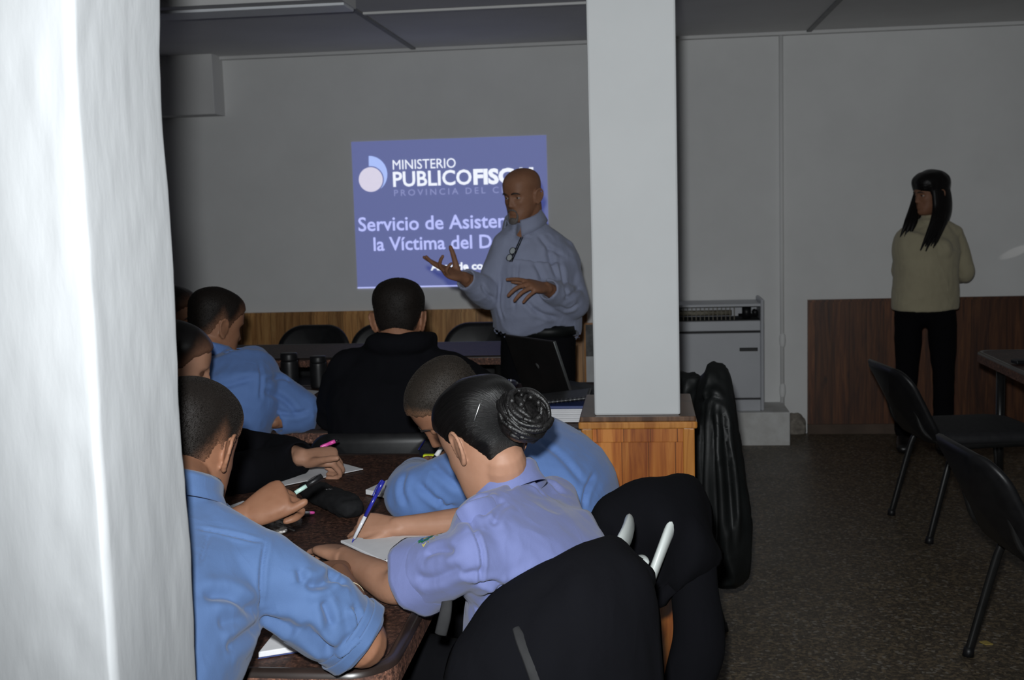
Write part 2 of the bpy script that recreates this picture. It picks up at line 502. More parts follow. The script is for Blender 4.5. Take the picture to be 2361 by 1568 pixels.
# white square column on its pine-clad plinth
cx0, cx1, cy0 = -.147, .094, 3.27
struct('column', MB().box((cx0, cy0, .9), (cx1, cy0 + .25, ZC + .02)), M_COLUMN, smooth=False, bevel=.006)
px0, px1, py0, py1 = -.188, .136, 3.245, 3.64
pl = thing('column_plinth', ((px0+px1)/2, (py0+py1)/2, 0), 'varnished orange pine plinth boxed around the foot of the white column', 'plinth')
put('panel', MB().box((px0+.022, py0+.018, .0), (px1-.022, py1-.018, .86)), M_WOODP, pl, smooth=False)
for sx in (0, 1):
    for sy in (0, 1):
        x = px0 + .004 if sx == 0 else px1 - .036; y = py0 + .004 if sy == 0 else py1 - .036
        put('corner_post', MB().box((x, y, 0), (x+.032, y+.032, .865)), M_WOODE, pl, smooth=False, bevel=.003)
put('top_rail', MB().box((px0+.034, py0+.012, .825), (px1-.034, py1-.012, .866)), M_WOODP, pl, smooth=False, bevel=.002)
put('edge_strip', MB().prism(rrect(px0-.004, py0-.004, px1+.004, py1+.004, .008), .866, .886), M_WOODE, pl, smooth=False, bevel=.004)
put('top_board', MB().prism(rrect(px0, py0+.004, px1, py1, .006), .8855, .9), M_WOODT, pl, smooth=False, bevel=.003)

# pine wainscot, pale behind the speaker and dark at the right
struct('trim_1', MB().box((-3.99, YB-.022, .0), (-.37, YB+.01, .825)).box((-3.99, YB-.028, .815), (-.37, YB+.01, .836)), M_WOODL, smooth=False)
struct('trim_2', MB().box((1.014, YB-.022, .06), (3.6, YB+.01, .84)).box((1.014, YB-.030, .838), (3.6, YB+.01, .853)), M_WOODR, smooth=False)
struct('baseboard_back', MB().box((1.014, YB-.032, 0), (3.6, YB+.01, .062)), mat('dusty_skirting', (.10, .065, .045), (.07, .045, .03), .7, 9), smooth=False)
# plastered duct in the far left corner
struct('trim_3', MB().box((-3.99, YB-.19, 2.125), (-2.70, YB+.01, ZC+.01)), M_CEIL, smooth=False, bevel=.004)
# ceiling joints
p = atz(930, 95, ZC); q = atz(1865, 70, ZC)
g = MB()
for x in (p[0], q[0]): g.box((x-.014, 2.0, ZC-.010), (x+.014, YB, ZC+.01))
struct('trim_4', g, M_SEAM, smooth=False)
a = atz(1100, 17, ZC)
struct('trim_5', MB().box((p[0]+.014, a[1]-.02, ZC-.012), (3.6, a[1]+.02, ZC+.01)), M_CEIL, smooth=False, bevel=.003)
struct('trim_6', MB().box((-3.99, YB-.05, ZC-.02), (3.6, YB+.01, ZC+.01)), M_CEIL, smooth=False, bevel=.004)
b = atz(600, 36, ZC-.06); c = atz(838, 36, ZC-.06)
lt = thing('ceiling_light', (c[0]-.75, b[1]-.2, ZC-.06), 'long pale box light fixture on the ceiling at the upper left, switched off', 'ceiling light')
put('housing', MB().box((c[0]-1.55, b[1]-.30, ZC-.052), (c[0], b[1], ZC+.005)), M_CEIL, lt, smooth=False, bevel=.003)
put('diffuser', MB().box((c[0]-1.53, b[1]-.20, ZC-.064), (c[0]-.01, b[1]-.012, ZC-.050)), M_DIFF, lt, smooth=False, bevel=.003)

# vertical pipe with couplings
pp = thing('wall_pipe', (.856, YB-.02, .16), 'thin white painted pipe running up the wall to the ceiling', 'pipe')
put('pipe', MB().rod((.852, YB-.018, ZC-.005), (.857, YB-.018, .17), .013), M_WALL, pp)
for z in (.60, .28): put('coupling', MB().tube([(.858, YB-.02, z-.03), (.858, YB-.02, z), (.858, YB-.02, z+.03)], [.018, .021, .018], hint=(1, 0, 0), sub=3), M_WALL, pp)

# gas heater on a whitewashed block
yb = atz(1740, 1027, 0)[1]
bx1 = at(1822, 1000, yb)[0]; bz = at(1750, 951, yb)[2]
struct('trim_7', MB().box((-.05, yb, -.01), (bx1, YB+.01, bz)), mat('whitewashed_block', (.70, .70, .69), (.56, .55, .53), .85, 9, bump=.5, bscale=40, bdist=.004), smooth=False, bevel=.008)
yh = yb + .05
hx1 = at(1762, 800, yh)[0]; hx0 = hx1 - .78
hzt = at(1740, 700, yh)[2]
def hz(y, x=1700): return at(x, y, yh)[2]
def hx(x, y=800): return at(x, y, yh)[0]
ht = thing('gas_heater', ((hx0+hx1)/2, yh+.1, bz), 'grey enamelled gas heater standing on the white block behind the column', 'heater')
put('front_panel', MB().box((hx0+.012, yh, hz(918)), (hx1-.022, yh+.02, hz(768))).box((hx0+.012, yh, hz(763)), (hx1-.022, yh+.02, hz(740))), M_STEEL, ht, smooth=False, bevel=.004)
put('base_panel', MB().box((hx0+.012, yh, bz), (hx1-.022, yh+.02, hz(922))), M_STEEL, ht, smooth=False, bevel=.004)
put('cabinet', MB().box((hx0+.02, yh+.012, bz), (hx1-.02, YB-.02, hz(738))), M_DARK, ht, smooth=False)
put('back_plate', MB().box((hx0+.02, YB-.06, hz(740)), (hx1-.02, YB-.015, hzt-.012)), M_STEEL, ht, smooth=False)
put('top_rail', MB().box((hx0+.012, yh, hzt-.018), (hx1-.01, YB-.015, hzt)), M_STEEL, ht, smooth=False, bevel=.005)
for x in (hx0, hx1-.022):
    put('side_panel', MB().prism(rrect(0, 0, 1, 1, .02), 0, 1) if False else MB().box((x, yh-.008, bz), (x+.022, YB-.015, hzt+.028)), M_STEEL, ht, smooth=False, bevel=.010)
gr = MB()
for k in range(26):
    x = hx0 + .04 + k*.0255
    if x < hx1-.17: gr.box((x, yh+.02, hz(738)), (x+.005, yh+.026, hzt-.02))
put('grille', gr, mat('brass_grille', (.14, .12, .08), (.08, .07, .05), .5, 40), ht, smooth=False)
put('burner', MB().rod((hx0+.05, yh+.05, hz(722)), (hx1-.19, yh+.05, hz(722)), .016), mat('burner', (.28, .26, .20), (.12, .10, .07), .6, 40), ht)
v = MB().box((hx1-.125, yh+.03, hz(736)), (hx1-.075, yh+.09, hz(708))); v.rod((hx1-.15, yh+.05, hz(728)), (hx1-.03, yh+.05, hz(728)), .009); v.rod((hx1-.05, yh+.02, hz(722)), (hx1-.05, yh+.08, hz(722)), .018)
put('gas_valve', v, M_BLACKPL, ht)
put('handle', MB().box((hx(1705), yh-.006, hz(810)), (hx(1747), yh+.002, hz(802))), M_BLACKPL, ht, smooth=False, bevel=.002)
# broken plaster at the foot of the wall
def lump(cx, cz, w, h, d, seed):
    m = MB(); m.ell((cx, YB, cz), (w, d, h), n=28, m=20)
    V = np.array(m.v); V += ((vnoise(V*45, seed)-.5)*.03)[:, None]*nz(A(.6, -.5, .5)); m.v = [tuple(x) for x in V]; return m
struct('trim_8', lump(.935, .03, .075, .11, .04, 3), mat('crumbling_plaster', (.30, .27, .23), (.16, .14, .12), .95, 30, bump=.8, bscale=60))

# ------------------------------------------------------------------ the projected slide: projector light put in as glowing sheets on the wall
SL = np.array([[-1.868, 1.927], [-.607, 1.941], [-.605, .985], [-1.872, .985]])
sx0, sx1, sz0, sz1 = -1.868, -.606, .985, 1.930
sy = YB - .004
sl = thing('glowing_slide', ((sx0+sx1)/2, sy, sz0), 'glowing blue slide with white words, set on the wall in place of projector light', 'glowing slide')
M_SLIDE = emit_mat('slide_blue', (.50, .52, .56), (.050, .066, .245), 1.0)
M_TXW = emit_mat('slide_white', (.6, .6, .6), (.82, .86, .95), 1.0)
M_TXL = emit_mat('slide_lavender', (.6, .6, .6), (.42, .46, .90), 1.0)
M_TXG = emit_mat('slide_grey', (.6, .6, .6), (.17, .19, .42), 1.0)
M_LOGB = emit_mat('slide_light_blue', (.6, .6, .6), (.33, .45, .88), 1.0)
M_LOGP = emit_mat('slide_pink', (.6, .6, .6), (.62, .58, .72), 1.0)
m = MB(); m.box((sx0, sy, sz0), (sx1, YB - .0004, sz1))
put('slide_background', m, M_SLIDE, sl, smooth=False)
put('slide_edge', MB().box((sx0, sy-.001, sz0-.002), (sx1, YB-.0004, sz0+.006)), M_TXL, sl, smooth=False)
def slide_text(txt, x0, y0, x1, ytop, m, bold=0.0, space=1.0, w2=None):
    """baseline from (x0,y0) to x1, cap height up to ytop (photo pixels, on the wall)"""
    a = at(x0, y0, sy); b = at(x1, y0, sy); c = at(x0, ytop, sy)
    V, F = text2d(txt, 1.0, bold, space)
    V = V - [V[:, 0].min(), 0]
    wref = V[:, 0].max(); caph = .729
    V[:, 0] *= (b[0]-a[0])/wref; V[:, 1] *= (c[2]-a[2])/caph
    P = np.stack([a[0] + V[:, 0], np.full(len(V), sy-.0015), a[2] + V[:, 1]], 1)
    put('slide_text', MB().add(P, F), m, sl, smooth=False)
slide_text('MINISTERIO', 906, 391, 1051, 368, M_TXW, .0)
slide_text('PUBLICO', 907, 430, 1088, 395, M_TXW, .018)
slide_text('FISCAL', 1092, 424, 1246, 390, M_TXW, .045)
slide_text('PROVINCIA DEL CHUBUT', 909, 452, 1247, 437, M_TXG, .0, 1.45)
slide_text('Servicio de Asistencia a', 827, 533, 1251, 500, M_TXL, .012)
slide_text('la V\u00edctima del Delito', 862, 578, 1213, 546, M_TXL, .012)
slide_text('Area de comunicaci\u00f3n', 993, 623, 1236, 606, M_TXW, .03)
def disc(c, r, n=48): return [c + r*A(math.cos(t), 0, math.sin(t)) for t in np.linspace(0, 2*math.pi, n, endpoint=False)]
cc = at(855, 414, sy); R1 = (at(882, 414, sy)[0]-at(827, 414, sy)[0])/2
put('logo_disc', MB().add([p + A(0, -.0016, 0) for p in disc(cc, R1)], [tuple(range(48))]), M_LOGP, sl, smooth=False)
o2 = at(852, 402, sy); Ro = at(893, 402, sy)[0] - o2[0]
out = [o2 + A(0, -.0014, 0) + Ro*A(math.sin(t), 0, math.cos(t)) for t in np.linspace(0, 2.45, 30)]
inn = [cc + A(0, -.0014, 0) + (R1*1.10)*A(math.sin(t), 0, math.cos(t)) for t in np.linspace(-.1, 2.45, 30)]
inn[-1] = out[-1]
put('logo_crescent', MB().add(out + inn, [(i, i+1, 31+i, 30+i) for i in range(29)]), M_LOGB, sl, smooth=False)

# ------------------------------------------------------------------ tables
def table(name, x0, y0, x1, y1, label, r=.07, z=.75, group=None):
    t = thing(name, ((x0+x1)/2, (y0+y1)/2, 0), label, 'table', group)
    put('tabletop', MB().prism(rrect(x0+.022, y0+.022, x1-.022, y1-.022, r-.015), z-.03, z), M_LAM, t, smooth=False)
    ol = rrect(x0, y0, x1, y1, r); il = rrect(x0+.023, y0+.023, x1-.023, y1-.023, r-.016)
    prof = [(1, z-.001), (.72, z+.0025), (.30, z+.0025), (.06, z-.002), (0, z-.010)]
    n = len(ol); V = []
    for u, zz in prof:
        for a, b in zip(ol, il): V.append((a[0]*(1-u)+b[0]*u, a[1]*(1-u)+b[1]*u, zz))
    F = [(i*n+j, i*n+(j+1) % n, (i+1)*n+(j+1) % n, (i+1)*n+j) for i in range(len(prof)-1) for j in range(n)]
    put('edge_band', MB().add(V, F), M_EDGE, t)
    V = [(x, y, z-.010) for x, y in ol] + [(x, y, z-.045) for x, y in ol] + [(x, y, z-.045) for x, y in il]
    F = [(j, (j+1) % n, n+(j+1) % n, n+j) for j in range(n)] + [(n+j, n+(j+1) % n, 2*n+(j+1) % n, 2*n+j) for j in range(n)]
    put('side_edge', MB().add(V, F), M_LAME, t, smooth=False)
    for x in (x0+.09, x1-.09):
        for y in (y0+.12, y1-.12):
            put('leg', MB().rod((x, y, 0), (x, y, z-.03), .02), M_BLACKMET, t)
    return t
table('dining_table', -1.24, 1.785, -.420, 3.47, 'brown granite-look table in the foreground where the uniformed students write', .085)
table('dining_table', -2.15, 3.85, -.03, 4.86, 'brown table behind the foreground one, carrying the laptop and paper stack')
table('dining_table', -2.40, 5.77, -.66, 6.38, 'far brown table near the panelled wall with empty chairs behind it')
rt = atz(2265, 808, .75)
table('dining_table', 1.545, 4.75, 2.75, rt[1], 'table with grey-lit top cut off by the right edge of the photo')

# ------------------------------------------------------------------ chairs
def chair(label, loc, rot, top=.74, rounded=False, cat='chair', group=None, lean=.055, back=.222):
    t = thing('visitor_chair', (0, 0, 0), label, cat, group)
    # seat cushion
    V = []; ol = rrect(-.235, -.20, .235, .24, .09)
    m = MB()
    rings = [(.90, .425), (1, .435), (1, .455), (.96, .468), (.80, .476), (.3, .480)]
    n = len(ol)
    for s, z in rings: V += [(x*s, .02+(y-.02)*s, z) for x, y in ol]
    F = [(i*n+j, i*n+(j+1) % n, (i+1)*n+(j+1) % n, (i+1)*n+j) for i in range(len(rings)-1) for j in range(n)]
    F += [tuple(range(n-1, -1, -1)), tuple(range((len(rings)-1)*n, len(rings)*n))]
    put('seat', m.add(V, F), M_BLACKFAB, t)
    # curved back shell
    h = .335; zc = top - h/2
    ol = rrect(-.235, -h/2, .235, h/2, .155 if rounded else .085, 9)
    V = []
    rings = [(.2, -.022), (.82, -.021), (.97, -.013), (1, 0), (.975, .012), (.84, .020), (.2, .017)]
    for s, d in rings:
        for x, z in ol:
            X, Z = x*s, z*s
            V.append((X, -back - lean*(Z/h) + d + .9*X*X, zc + Z))
    n = len(ol)
    F = [(i*n+j, (i+1)*n+j, (i+1)*n+(j+1) % n, i*n+(j+1) % n) for i in range(len(rings)-1) for j in range(n)]
    F += [tuple(range(n)), tuple(range(len(rings)*n-1, (len(rings)-1)*n-1, -1))]
    put('backrest', MB().add(V, F), M_BLACKPL, t)
    for s in (-1, 1):
        put('leg', MB().tube([(s*.17, -back+.005+.9*.17**2, zc-.02), (s*.18, -.20-(back-.222)*.6, .47), (s*.21, -.165, .405), (s*.222, -.19, .34), (s*.232, -.275, .012)], [(.010, .015)]*5, hint=(1, 0, 0), n=12, sub=5), M_BLACKMET, t)
        put('leg', MB().tube([(s*.21, -.19, .415), (s*.215, .17, .42), (s*.22, .20, .39), (s*.232, .245, .012)], [(.010, .015)]*4, hint=(1, 0, 0), n=12, sub=5), M_BLACKMET, t)
        put('foot_cap', MB().tube([(s*.232, -.273, .03), (s*.232, -.276, .0)], [.016, .019], hint=(1, 0, 0), n=12, sub=2, cap=(0, 0)), M_BLACKPL, t)
        put('foot_cap', MB().tube([(s*.232, .243, .03), (s*.232, .246, .0)], [.016, .019], hint=(1, 0, 0), n=12, sub=2, cap=(0, 0)), M_BLACKPL, t)
    for y in (-.12, .14): put('seat_rail', MB().rod((-.21, y, .422), (.21, y, .422), .010), M_BLACKMET, t)
    t.location = loc; t.rotation_euler = (0, 0, math.radians(rot))
    return t
def dup(src, label, loc, rot, group=None):
    r = src.copy(); COL.objects.link(r); r.location = loc; r.rotation_euler = (0, 0, math.radians(rot))
    r['label'] = label
    if group: r['group'] = group
    for ch in list(src.children):
        c = ch.copy(); COL.objects.link(c); c.parent = r
        for g in ch.children:
            d = g.copy(); COL.objects.link(d); d.parent = c
    return r
GR_R = 'empty black chairs at the right-hand table'
chA = chair('black chair at the right with its back to the column, nearer the dark panelling', (1.44, 5.34, 0), -82, .755, group=GR_R, lean=.17, back=.345)
chB = dup(chA, 'black chair at the lower right, cut by the photo edge', (1.325, 3.60, 0), -84, GR_R)
GR_F = 'round-backed chairs behind the far table'
fx = [at(x, 775, 7.08)[0] for x in (726, 899, 1112)]
chF = chair('round-backed black chair behind the far table, leftmost of the three', (fx[0], 6.84, 0), 178, .79, True, group=GR_F)
dup(chF, 'round-backed black chair mostly hidden by the head of the man in the black jacket', (fx[1], 6.86, 0), 182, GR_F)
dup(chF, 'round-backed black chair beside the lecturer, behind the far table', (fx[2], 6.84, 0), 180, GR_F)
chM = chair('black chair whose padded top edge shows behind the foreground table', (-.845, 3.775, 0), 2, .80)
dup(chM, 'black chair under the man in blue who leans on the second table', (-1.55, 3.80, 0), -12)
chS = chM
dup(chM, 'chair behind the plinth with a black leather coat over its back', (-.03, 4.22, 0), 92)
dup(chM, 'chair of the student in blue at the near end of the foreground table', (-.86, 1.30, 0), 0)
dup(chM, 'chair of the black-sleeved student at the left of the foreground table', (-1.40, 3.08, 0), -80)
dup(chM, 'chair of the dark-haired student seen in profile at the far left', (-2.35, 4.45, 0), -85)

def monobloc(label, loc, rot, hz=1.0, arms=True, dep=0.0):
    t = thing('plastic_chair', (0, 0, 0), label, 'chair')
    ol = rrect(-.22, -.20, .22, .23-dep, .06)
    put('seat', MB().prism(ol, .415, .435), M_WHITEPL, t, smooth=False, bevel=.006)
    fr = [(-.205, -.17, .44), (-.215, -.22, .62), (-.195, -.27, .78), (-.12, -.295, .855), (0, -.305, .872), (.12, -.295, .855), (.195, -.27, .78), (.215, -.22, .62), (.205, -.17, .44)]
    fr = [(x, y, .44 + (z-.44)*hz) for x, y, z in fr]
    put('back_frame', MB().tube(fr, [(.024, .011)]*9, hint=[(-1, 0, 0), (-1, 0, 0), (-.9, 0, .4), (-.4, 0, .9), (0, 0, 1), (.4, 0, .9), (.9, 0, .4), (1, 0, 0), (1, 0, 0)], n=14, sub=6), M_WHITEPL, t)
    for x in (-.14, -.07, 0, .07, .14):
        put('back_slat', MB().tube([(x, -.19, .43), (x, -.235, .62), (x*.9, -.288, .44 + .405*hz)], [(.024, .005)]*3, hint=(1, 0, 0), n=12, sub=5), M_WHITEPL, t)
    for s in (-1, 1):
        if arms: put('armrest', MB().tube([(s*.208, -.235, .72), (s*.245, -.14, .715), (s*.25, .0, .70), (s*.248, .09, .685), (s*.245, .13, .60)], [(.028, .010)]*5, hint=(1, 0, 0), n=14, sub=6), M_WHITEPL, t)
        put('leg', MB().tube([(s*.245, .13-dep, .61 if arms else .435), (s*.255, .19-dep, .42 if arms else .40), (s*.265, .22-dep, .005)], [(.022, .016)]*3, hint=(1, 0, 0), n=12, sub=4, cap=(1, 0)), M_WHITEPL, t)
        put('leg', MB().tube([(s*.225, -.17, .44), (s*.23, -.20, .25), (s*.25, -.27, .005)], [(.024, .014)]*3, hint=(1, 0, 0), n=12, sub=4, cap=(1, 0)), M_WHITEPL, t)
    t.location = loc; t.rotation_euler = (0, 0, math.radians(rot))
    return t

# ------------------------------------------------------------------ people: materials and body builder
def skin(name, c, dark):
    t = NT(name); v = t.obj()
    col = t.ramp(t.noise(v, 18, 5, .6), [(.3, dark), (.7, c)])
    t.P('Base Color', col); t.P('Roughness', .55); t.P('Specular IOR Level', .3)
    t.P('Subsurface Weight', .08); t.P('Subsurface Radius', (.01, .004, .002)); t.P('Subsurface Scale', .5)
    t.bump(t.noise(v, 380, 3), .12, .0006)
    return t.m
M_SKIN = skin('skin_tan', (.275, .135, .080), (.22, .10, .056))
M_SKINL = skin('skin_light', (.37, .20, .132), (.31, .16, .10))
M_SKIND = skin('skin_brown', (.30, .15, .088), (.24, .11, .062))
def cloth(name, c, rough=.8, bump=.25, sheen=.15):
    t = NT(name); v = t.obj()
    col = t.ramp(t.noise(v, 14, 4), [(.3, tuple(x*.92 for x in c)), (.7, c)])
    t.P('Base Color', col); t.P('Roughness', rough); t.P('Specular IOR Level', .25 if max(c) > .05 else .1)
    t.P('Sheen Weight', sheen); t.P('Sheen Roughness', .5)
    rdg = t.math('ABSOLUTE', t.math('SUBTRACT', t.noise(t.obj((1, 1, .55)), 17, 2, .4, .6), .5))
    t.bump(t.math('ADD', t.math('ADD', t.noise(v, 900, 2), t.math('MULTIPLY', t.noise(v, 60, 3), 1.5)), t.math('MULTIPLY', rdg, -14.0)), bump, .0012)
    return t.m
M_BLUE = cloth('sky_blue_cotton', (.065, .119, .250))
M_BLUE2 = cloth('blue_cotton', (.10, .185, .42))
M_PERI = cloth('periwinkle_cotton', (.140, .166, .345))
M_SHIRTG = cloth('grey_blue_shirt', (.30, .33, .46))
M_JACK = cloth('black_jacket_cloth', (.0042, .0043, .0060), .95, .25, .0)
M_NAVY = cloth('navy_knit', (.010, .012, .022), .9, .4, .03)
M_TROU = cloth('black_trouser_cloth', (.0042, .0042, .0055), .95, .2, .0)
M_CREAM = cloth('cream_knit', (.42, .375, .255), .9, .5)
M_LEATH = mat('black_leather', (.008, .009, .009), (.005, .006, .006), .5, 9, spec=.3, bump=.25, bscale=120, bdist=.001)
M_SHOE = mat('shoe_leather', (.012, .010, .010), (.008, .008, .008), .35, 10)
M_EYEW = mat('eye_white', (.38, .34, .31), (.33, .29, .27), .25, 20)
M_EYED = mat('eye_dark', (.012, .008, .006), (.02, .012, .008), .15, 20)
M_BROW = mat('eyebrow_hair', (.02, .014, .011), (.035, .025, .02), .7, 200)
M_GREYBRD = mat('grey_beard', (.17, .15, .14), (.10, .085, .08), .8, 300, bump=.5, bscale=600)
def hairmat(name, c, skinc, rough=.5):
    t = NT(name); v = t.obj((1, 1, .35))
    at_ = t.n('Attribute', attribute_name='fade')
    n = t.noise(v, 800, 3, .6); n2 = t.noise(t.obj(), 30, 3)
    hc = t.mix(n, tuple(x*.65 for x in c), tuple(min(1, x*1.4) for x in c))
    hc = t.mix(t.math('MULTIPLY', n2, .5), hc, c)
    k = t.math('MULTIPLY', at_.outputs['Fac'], t.ramp(n, [(.25, (.6, .6, .6)), (.75, (1, 1, 1))]))
    t.P('Base Color', t.mix(k, hc, skinc)); t.P('Roughness', rough); t.P('Specular IOR Level', .2)
    t.bump(n, .2, .0008)
    return t.m
M_HAIRC = hairmat('cropped_dark_hair', (.0085, .0062, .005), (.17, .08, .046), .65)
M_HAIRB = hairmat('black_hair', (.0065, .0055, .0055), (.16, .08, .05), .42)
def sleek(name, axis_c, axis_d):
    """combed-back black hair: fine streaks running towards the bun"""
    t = NT(name); tc = t.n('TexCoord')
    d = nz(axis_d); e = nz(np.cross(d, (0, 0, 1))); f = np.cross(d, e)
    sub = t.n('VectorMath', operation='SUBTRACT'); t.t.links.new(tc.outputs['Object'], sub.inputs[0]); sub.inputs[1].default_value = tuple(axis_c)
    def dot(a):
        x = t.n('VectorMath', operation='DOT_PRODUCT'); t.t.links.new(sub.outputs[0], x.inputs[0]); x.inputs[1].default_value = tuple(a); return x.outputs['Value']
    a, b, c = dot(e), dot(f), dot(d)
    r = t.math('SQRT', t.math('ADD', t.math('MULTIPLY', a, a), t.math('ADD', t.math('MULTIPLY', b, b), .0004)))
    cx = t.n('CombineXYZ')
    t.t.links.new(t.math('MULTIPLY', t.math('DIVIDE', a, r), 26.0), cx.inputs[0])
    t.t.links.new(t.math('MULTIPLY', t.math('DIVIDE', b, r), 26.0), cx.inputs[1])
    t.t.links.new(t.math('MULTIPLY', c, 14.0), cx.inputs[2])
    n = t.noise(cx.outputs[0], 1.0, 5, .7); 
    t.P('Base Color', t.mix(n, (.0016, .0015, .0015), (.007, .0065, .0065)))
    t.P('Roughness', .28); t.P('Specular IOR Level', .36)
    t.bump(n, .9, .003)
    return t.m

def frame(face, up=(0, 0, 1)):
    f = nz(face); r = nz(np.cross(f, up)); u = np.cross(r, f)
    return np.stack([r, f, u], 1)          # columns: right, forward, up

HZ = A(-.118, -.112, -.100, -.080, -.055, -.030, 0, .030, .060, .082, .100, .112, .121, .125)
HF = A(.052, .078, .087, .088, .087, .087, .088, .094, .092, .082, .064, .043, .016, -.008)
HB = A(.030, .006, -.015, -.035, -.056, -.074, -.088, -.096, -.097, -.091, -.078, -.061, -.034, -.012)
HW = A(.012, .033, .045, .0555, .0635, .068, .0715, .0745, .0755, .0705, .0600, .0460, .0255, .002)
def head_grid(nu=96, nv=110):
    """head in its own frame: x right, y face, z up; returns grid points"""
    u = np.linspace(0, 1, nv); z = -.118 + .243*(.5 - .5*np.cos(u*math.pi))
    zz = np.linspace(-.118, .118, 400)
    def sp(tab):
        c = cr(np.stack([HZ, tab], 1), 20); return np.interp(z, c[:, 0], c[:, 1])
    yf, yb, w = sp(HF), sp(HB), sp(HW)
    th = np.linspace(-math.pi, math.pi, nu, endpoint=False)
    C, Sn = np.cos(th), np.sin(th)
    e = 2/2.35
    C = np.sign(C)*np.abs(C)**e; Sn = np.sign(Sn)*np.abs(Sn)**e
    X = np.outer(w, Sn); Y = ((yf+yb)/2)[:, None] + np.outer((yf-yb)/2, C); Z = np.repeat(z[:, None], nu, 1)
    return X, Y, Z
def face_relief(X, Y, Z, fem=0.0, nose=1.0):
    fr = sst(.0, .06, Y)
    g = lambda x0, z0, sx, sz: np.exp(-((X-x0)/sx)**2 - ((Z-z0)/sz)**2)
    D = np.zeros_like(X)
    h = np.interp(Z, [-.050, -.045, -.036, -.03, -.01, .01, .022], [0, .006, .021, .0215, .013, .006, 0])*nose
    sg = np.interp(Z, [-.045, -.03, .02], [.011, .0095, .0075])
    D += h*np.exp(-(X/sg)**2)
    for s in (-1, 1):
        D += .0085*nose*g(s*.0125, -.036, .0065, .0065)
        D -= .0125*g(s*.032, .001, .0135, .0095)
        D -= .004*g(s*.018, .004, .006, .012)
        D += (.0055 - .003*fem)*g(s*.030, .0215, .020, .006)
        D += .0045*g(s*.047, -.020, .016, .014)
        D -= .003*g(s*.040, -.055, .012, .02)
    D += .0048*g(0, -.0585, .017, .0042) + .0062*g(0, -.0705, .014, .0052) - .0055*g(0, -.0648, .019, .0020)
    D -= .004*g(0, -.081, .018, .005) + .002*g(0, -.05, .004, .005)
    D += .007*g(0, -.100, .016, .011)
    return Y + D*fr
def grid_mesh(X, Y, Z, c, R, sc=1.0, mb=None):
    nv, nu = X.shape
    V = np.stack([X, Y, Z], -1).reshape(-1, 3)*sc @ R.T + np.asarray(c, float)
    mb = mb or MB()
    F = [(i*nu+j, i*nu+(j+1) % nu, (i+1)*nu+(j+1) % nu, (i+1)*nu+j) for i in range(nv-1) for j in range(nu)]
    F += [tuple(range(nu-1, -1, -1)), tuple(range((nv-1)*nu, nv*nu))]
    return mb.add(V, F)
def ear(mb, c, R, side, sc=1.0, big=1.0, fl=1.0):
    """helix rim, inner bowl and lobe"""
    T = lambda x, y, z: np.asarray(c) + sc*(R @ A(side*x, y, z))
    o = A(.0755, -.010, -.006)
    rim = [(.000, .016, -.012), (.004, .015, .012), (.010, .008, .028), (.016, -.008, .033), (.0185, -.020, .022), (.0175, -.022, .004), (.013, -.016, -.014), (.007, -.006, -.026), (.003, .004, -.031), (.000, .012, -.022)]
    P = [T(o[0]+a*big*fl, o[1]+b*big, o[2]+d*big) for a, b, d in rim]
    mb.tube(P, [sc*r*big for r in (.004, .0045, .0045, .0045, .0045, .0045, .0046, .0058, .006, .004)], hint=R @ A(side, 0, 0), n=10, sub=4)
    q = T(o[0]+.007*big*fl, o[1]-.002*big, o[2]+.001*big)
    an = .37*fl; M = R @ np.array([[math.cos(an), math.sin(an)*side, 0], [-math.sin(an)*side, math.cos(an), 0], [0, 0, 1]]).T
    mb.ell(q, (.0048*sc*big, .0190*sc*big, .029*sc*big), M, 14, 10)
    mb.ell(T(o[0]-.002, o[1]+.011, o[2]-.006), (.006*sc, .006*sc, .009*sc), R, 8, 6)
def hairline(th):
    return np.interp(th, [0, .45, .75, 1.0, 1.22, 1.42, 1.6, 1.8, 2.1, 2.5, math.pi], [.066, .064, .050, .034, .000, -.020, .004, .020, -.022, -.062, -.078])
def hair_shell(c, R, sc=1.0, thick=.007, top=.006, low=-.005, hl=None, seed=1, lump=.0015, fade_h=.055, line_shift=0.0, ragged=.012):
    X, Y, Z = head_grid(110, 120)
    th = np.arctan2(np.abs(X), Y + .005)
    zl = (hl or hairline)(th) + line_shift
    m = Z - zl + (vnoise(np.stack([X, Y, Z], -1).reshape(-1, 3)*160, seed).reshape(X.shape) - .5)*ragged
    k = sst(-.004, .007, m)
    t = (thick*(.35 + .65*sst(0, .06, m)) + top*sst(.02, .09, Z))
    off = low*(1-k) + t*k
    P = np.stack([X, Y, Z], -1).reshape(-1, 3)
    cen = A(0, 0, .01); N = P - cen; N /= np.linalg.norm(N, axis=1)[:, None]
    off = off.ravel() + (vnoise(P*38, seed+2)-.5)*lump*2*k.ravel()
    P = P + N*off[:, None]
    fade = (1 - sst(0, fade_h, m)).ravel()
    nv, nu = X.shape
    mb = grid_mesh(P[:, 0].reshape(nv, nu), P[:, 1].reshape(nv, nu), P[:, 2].reshape(nv, nu), c, R, sc)
    return mb, m.ravel(), fade
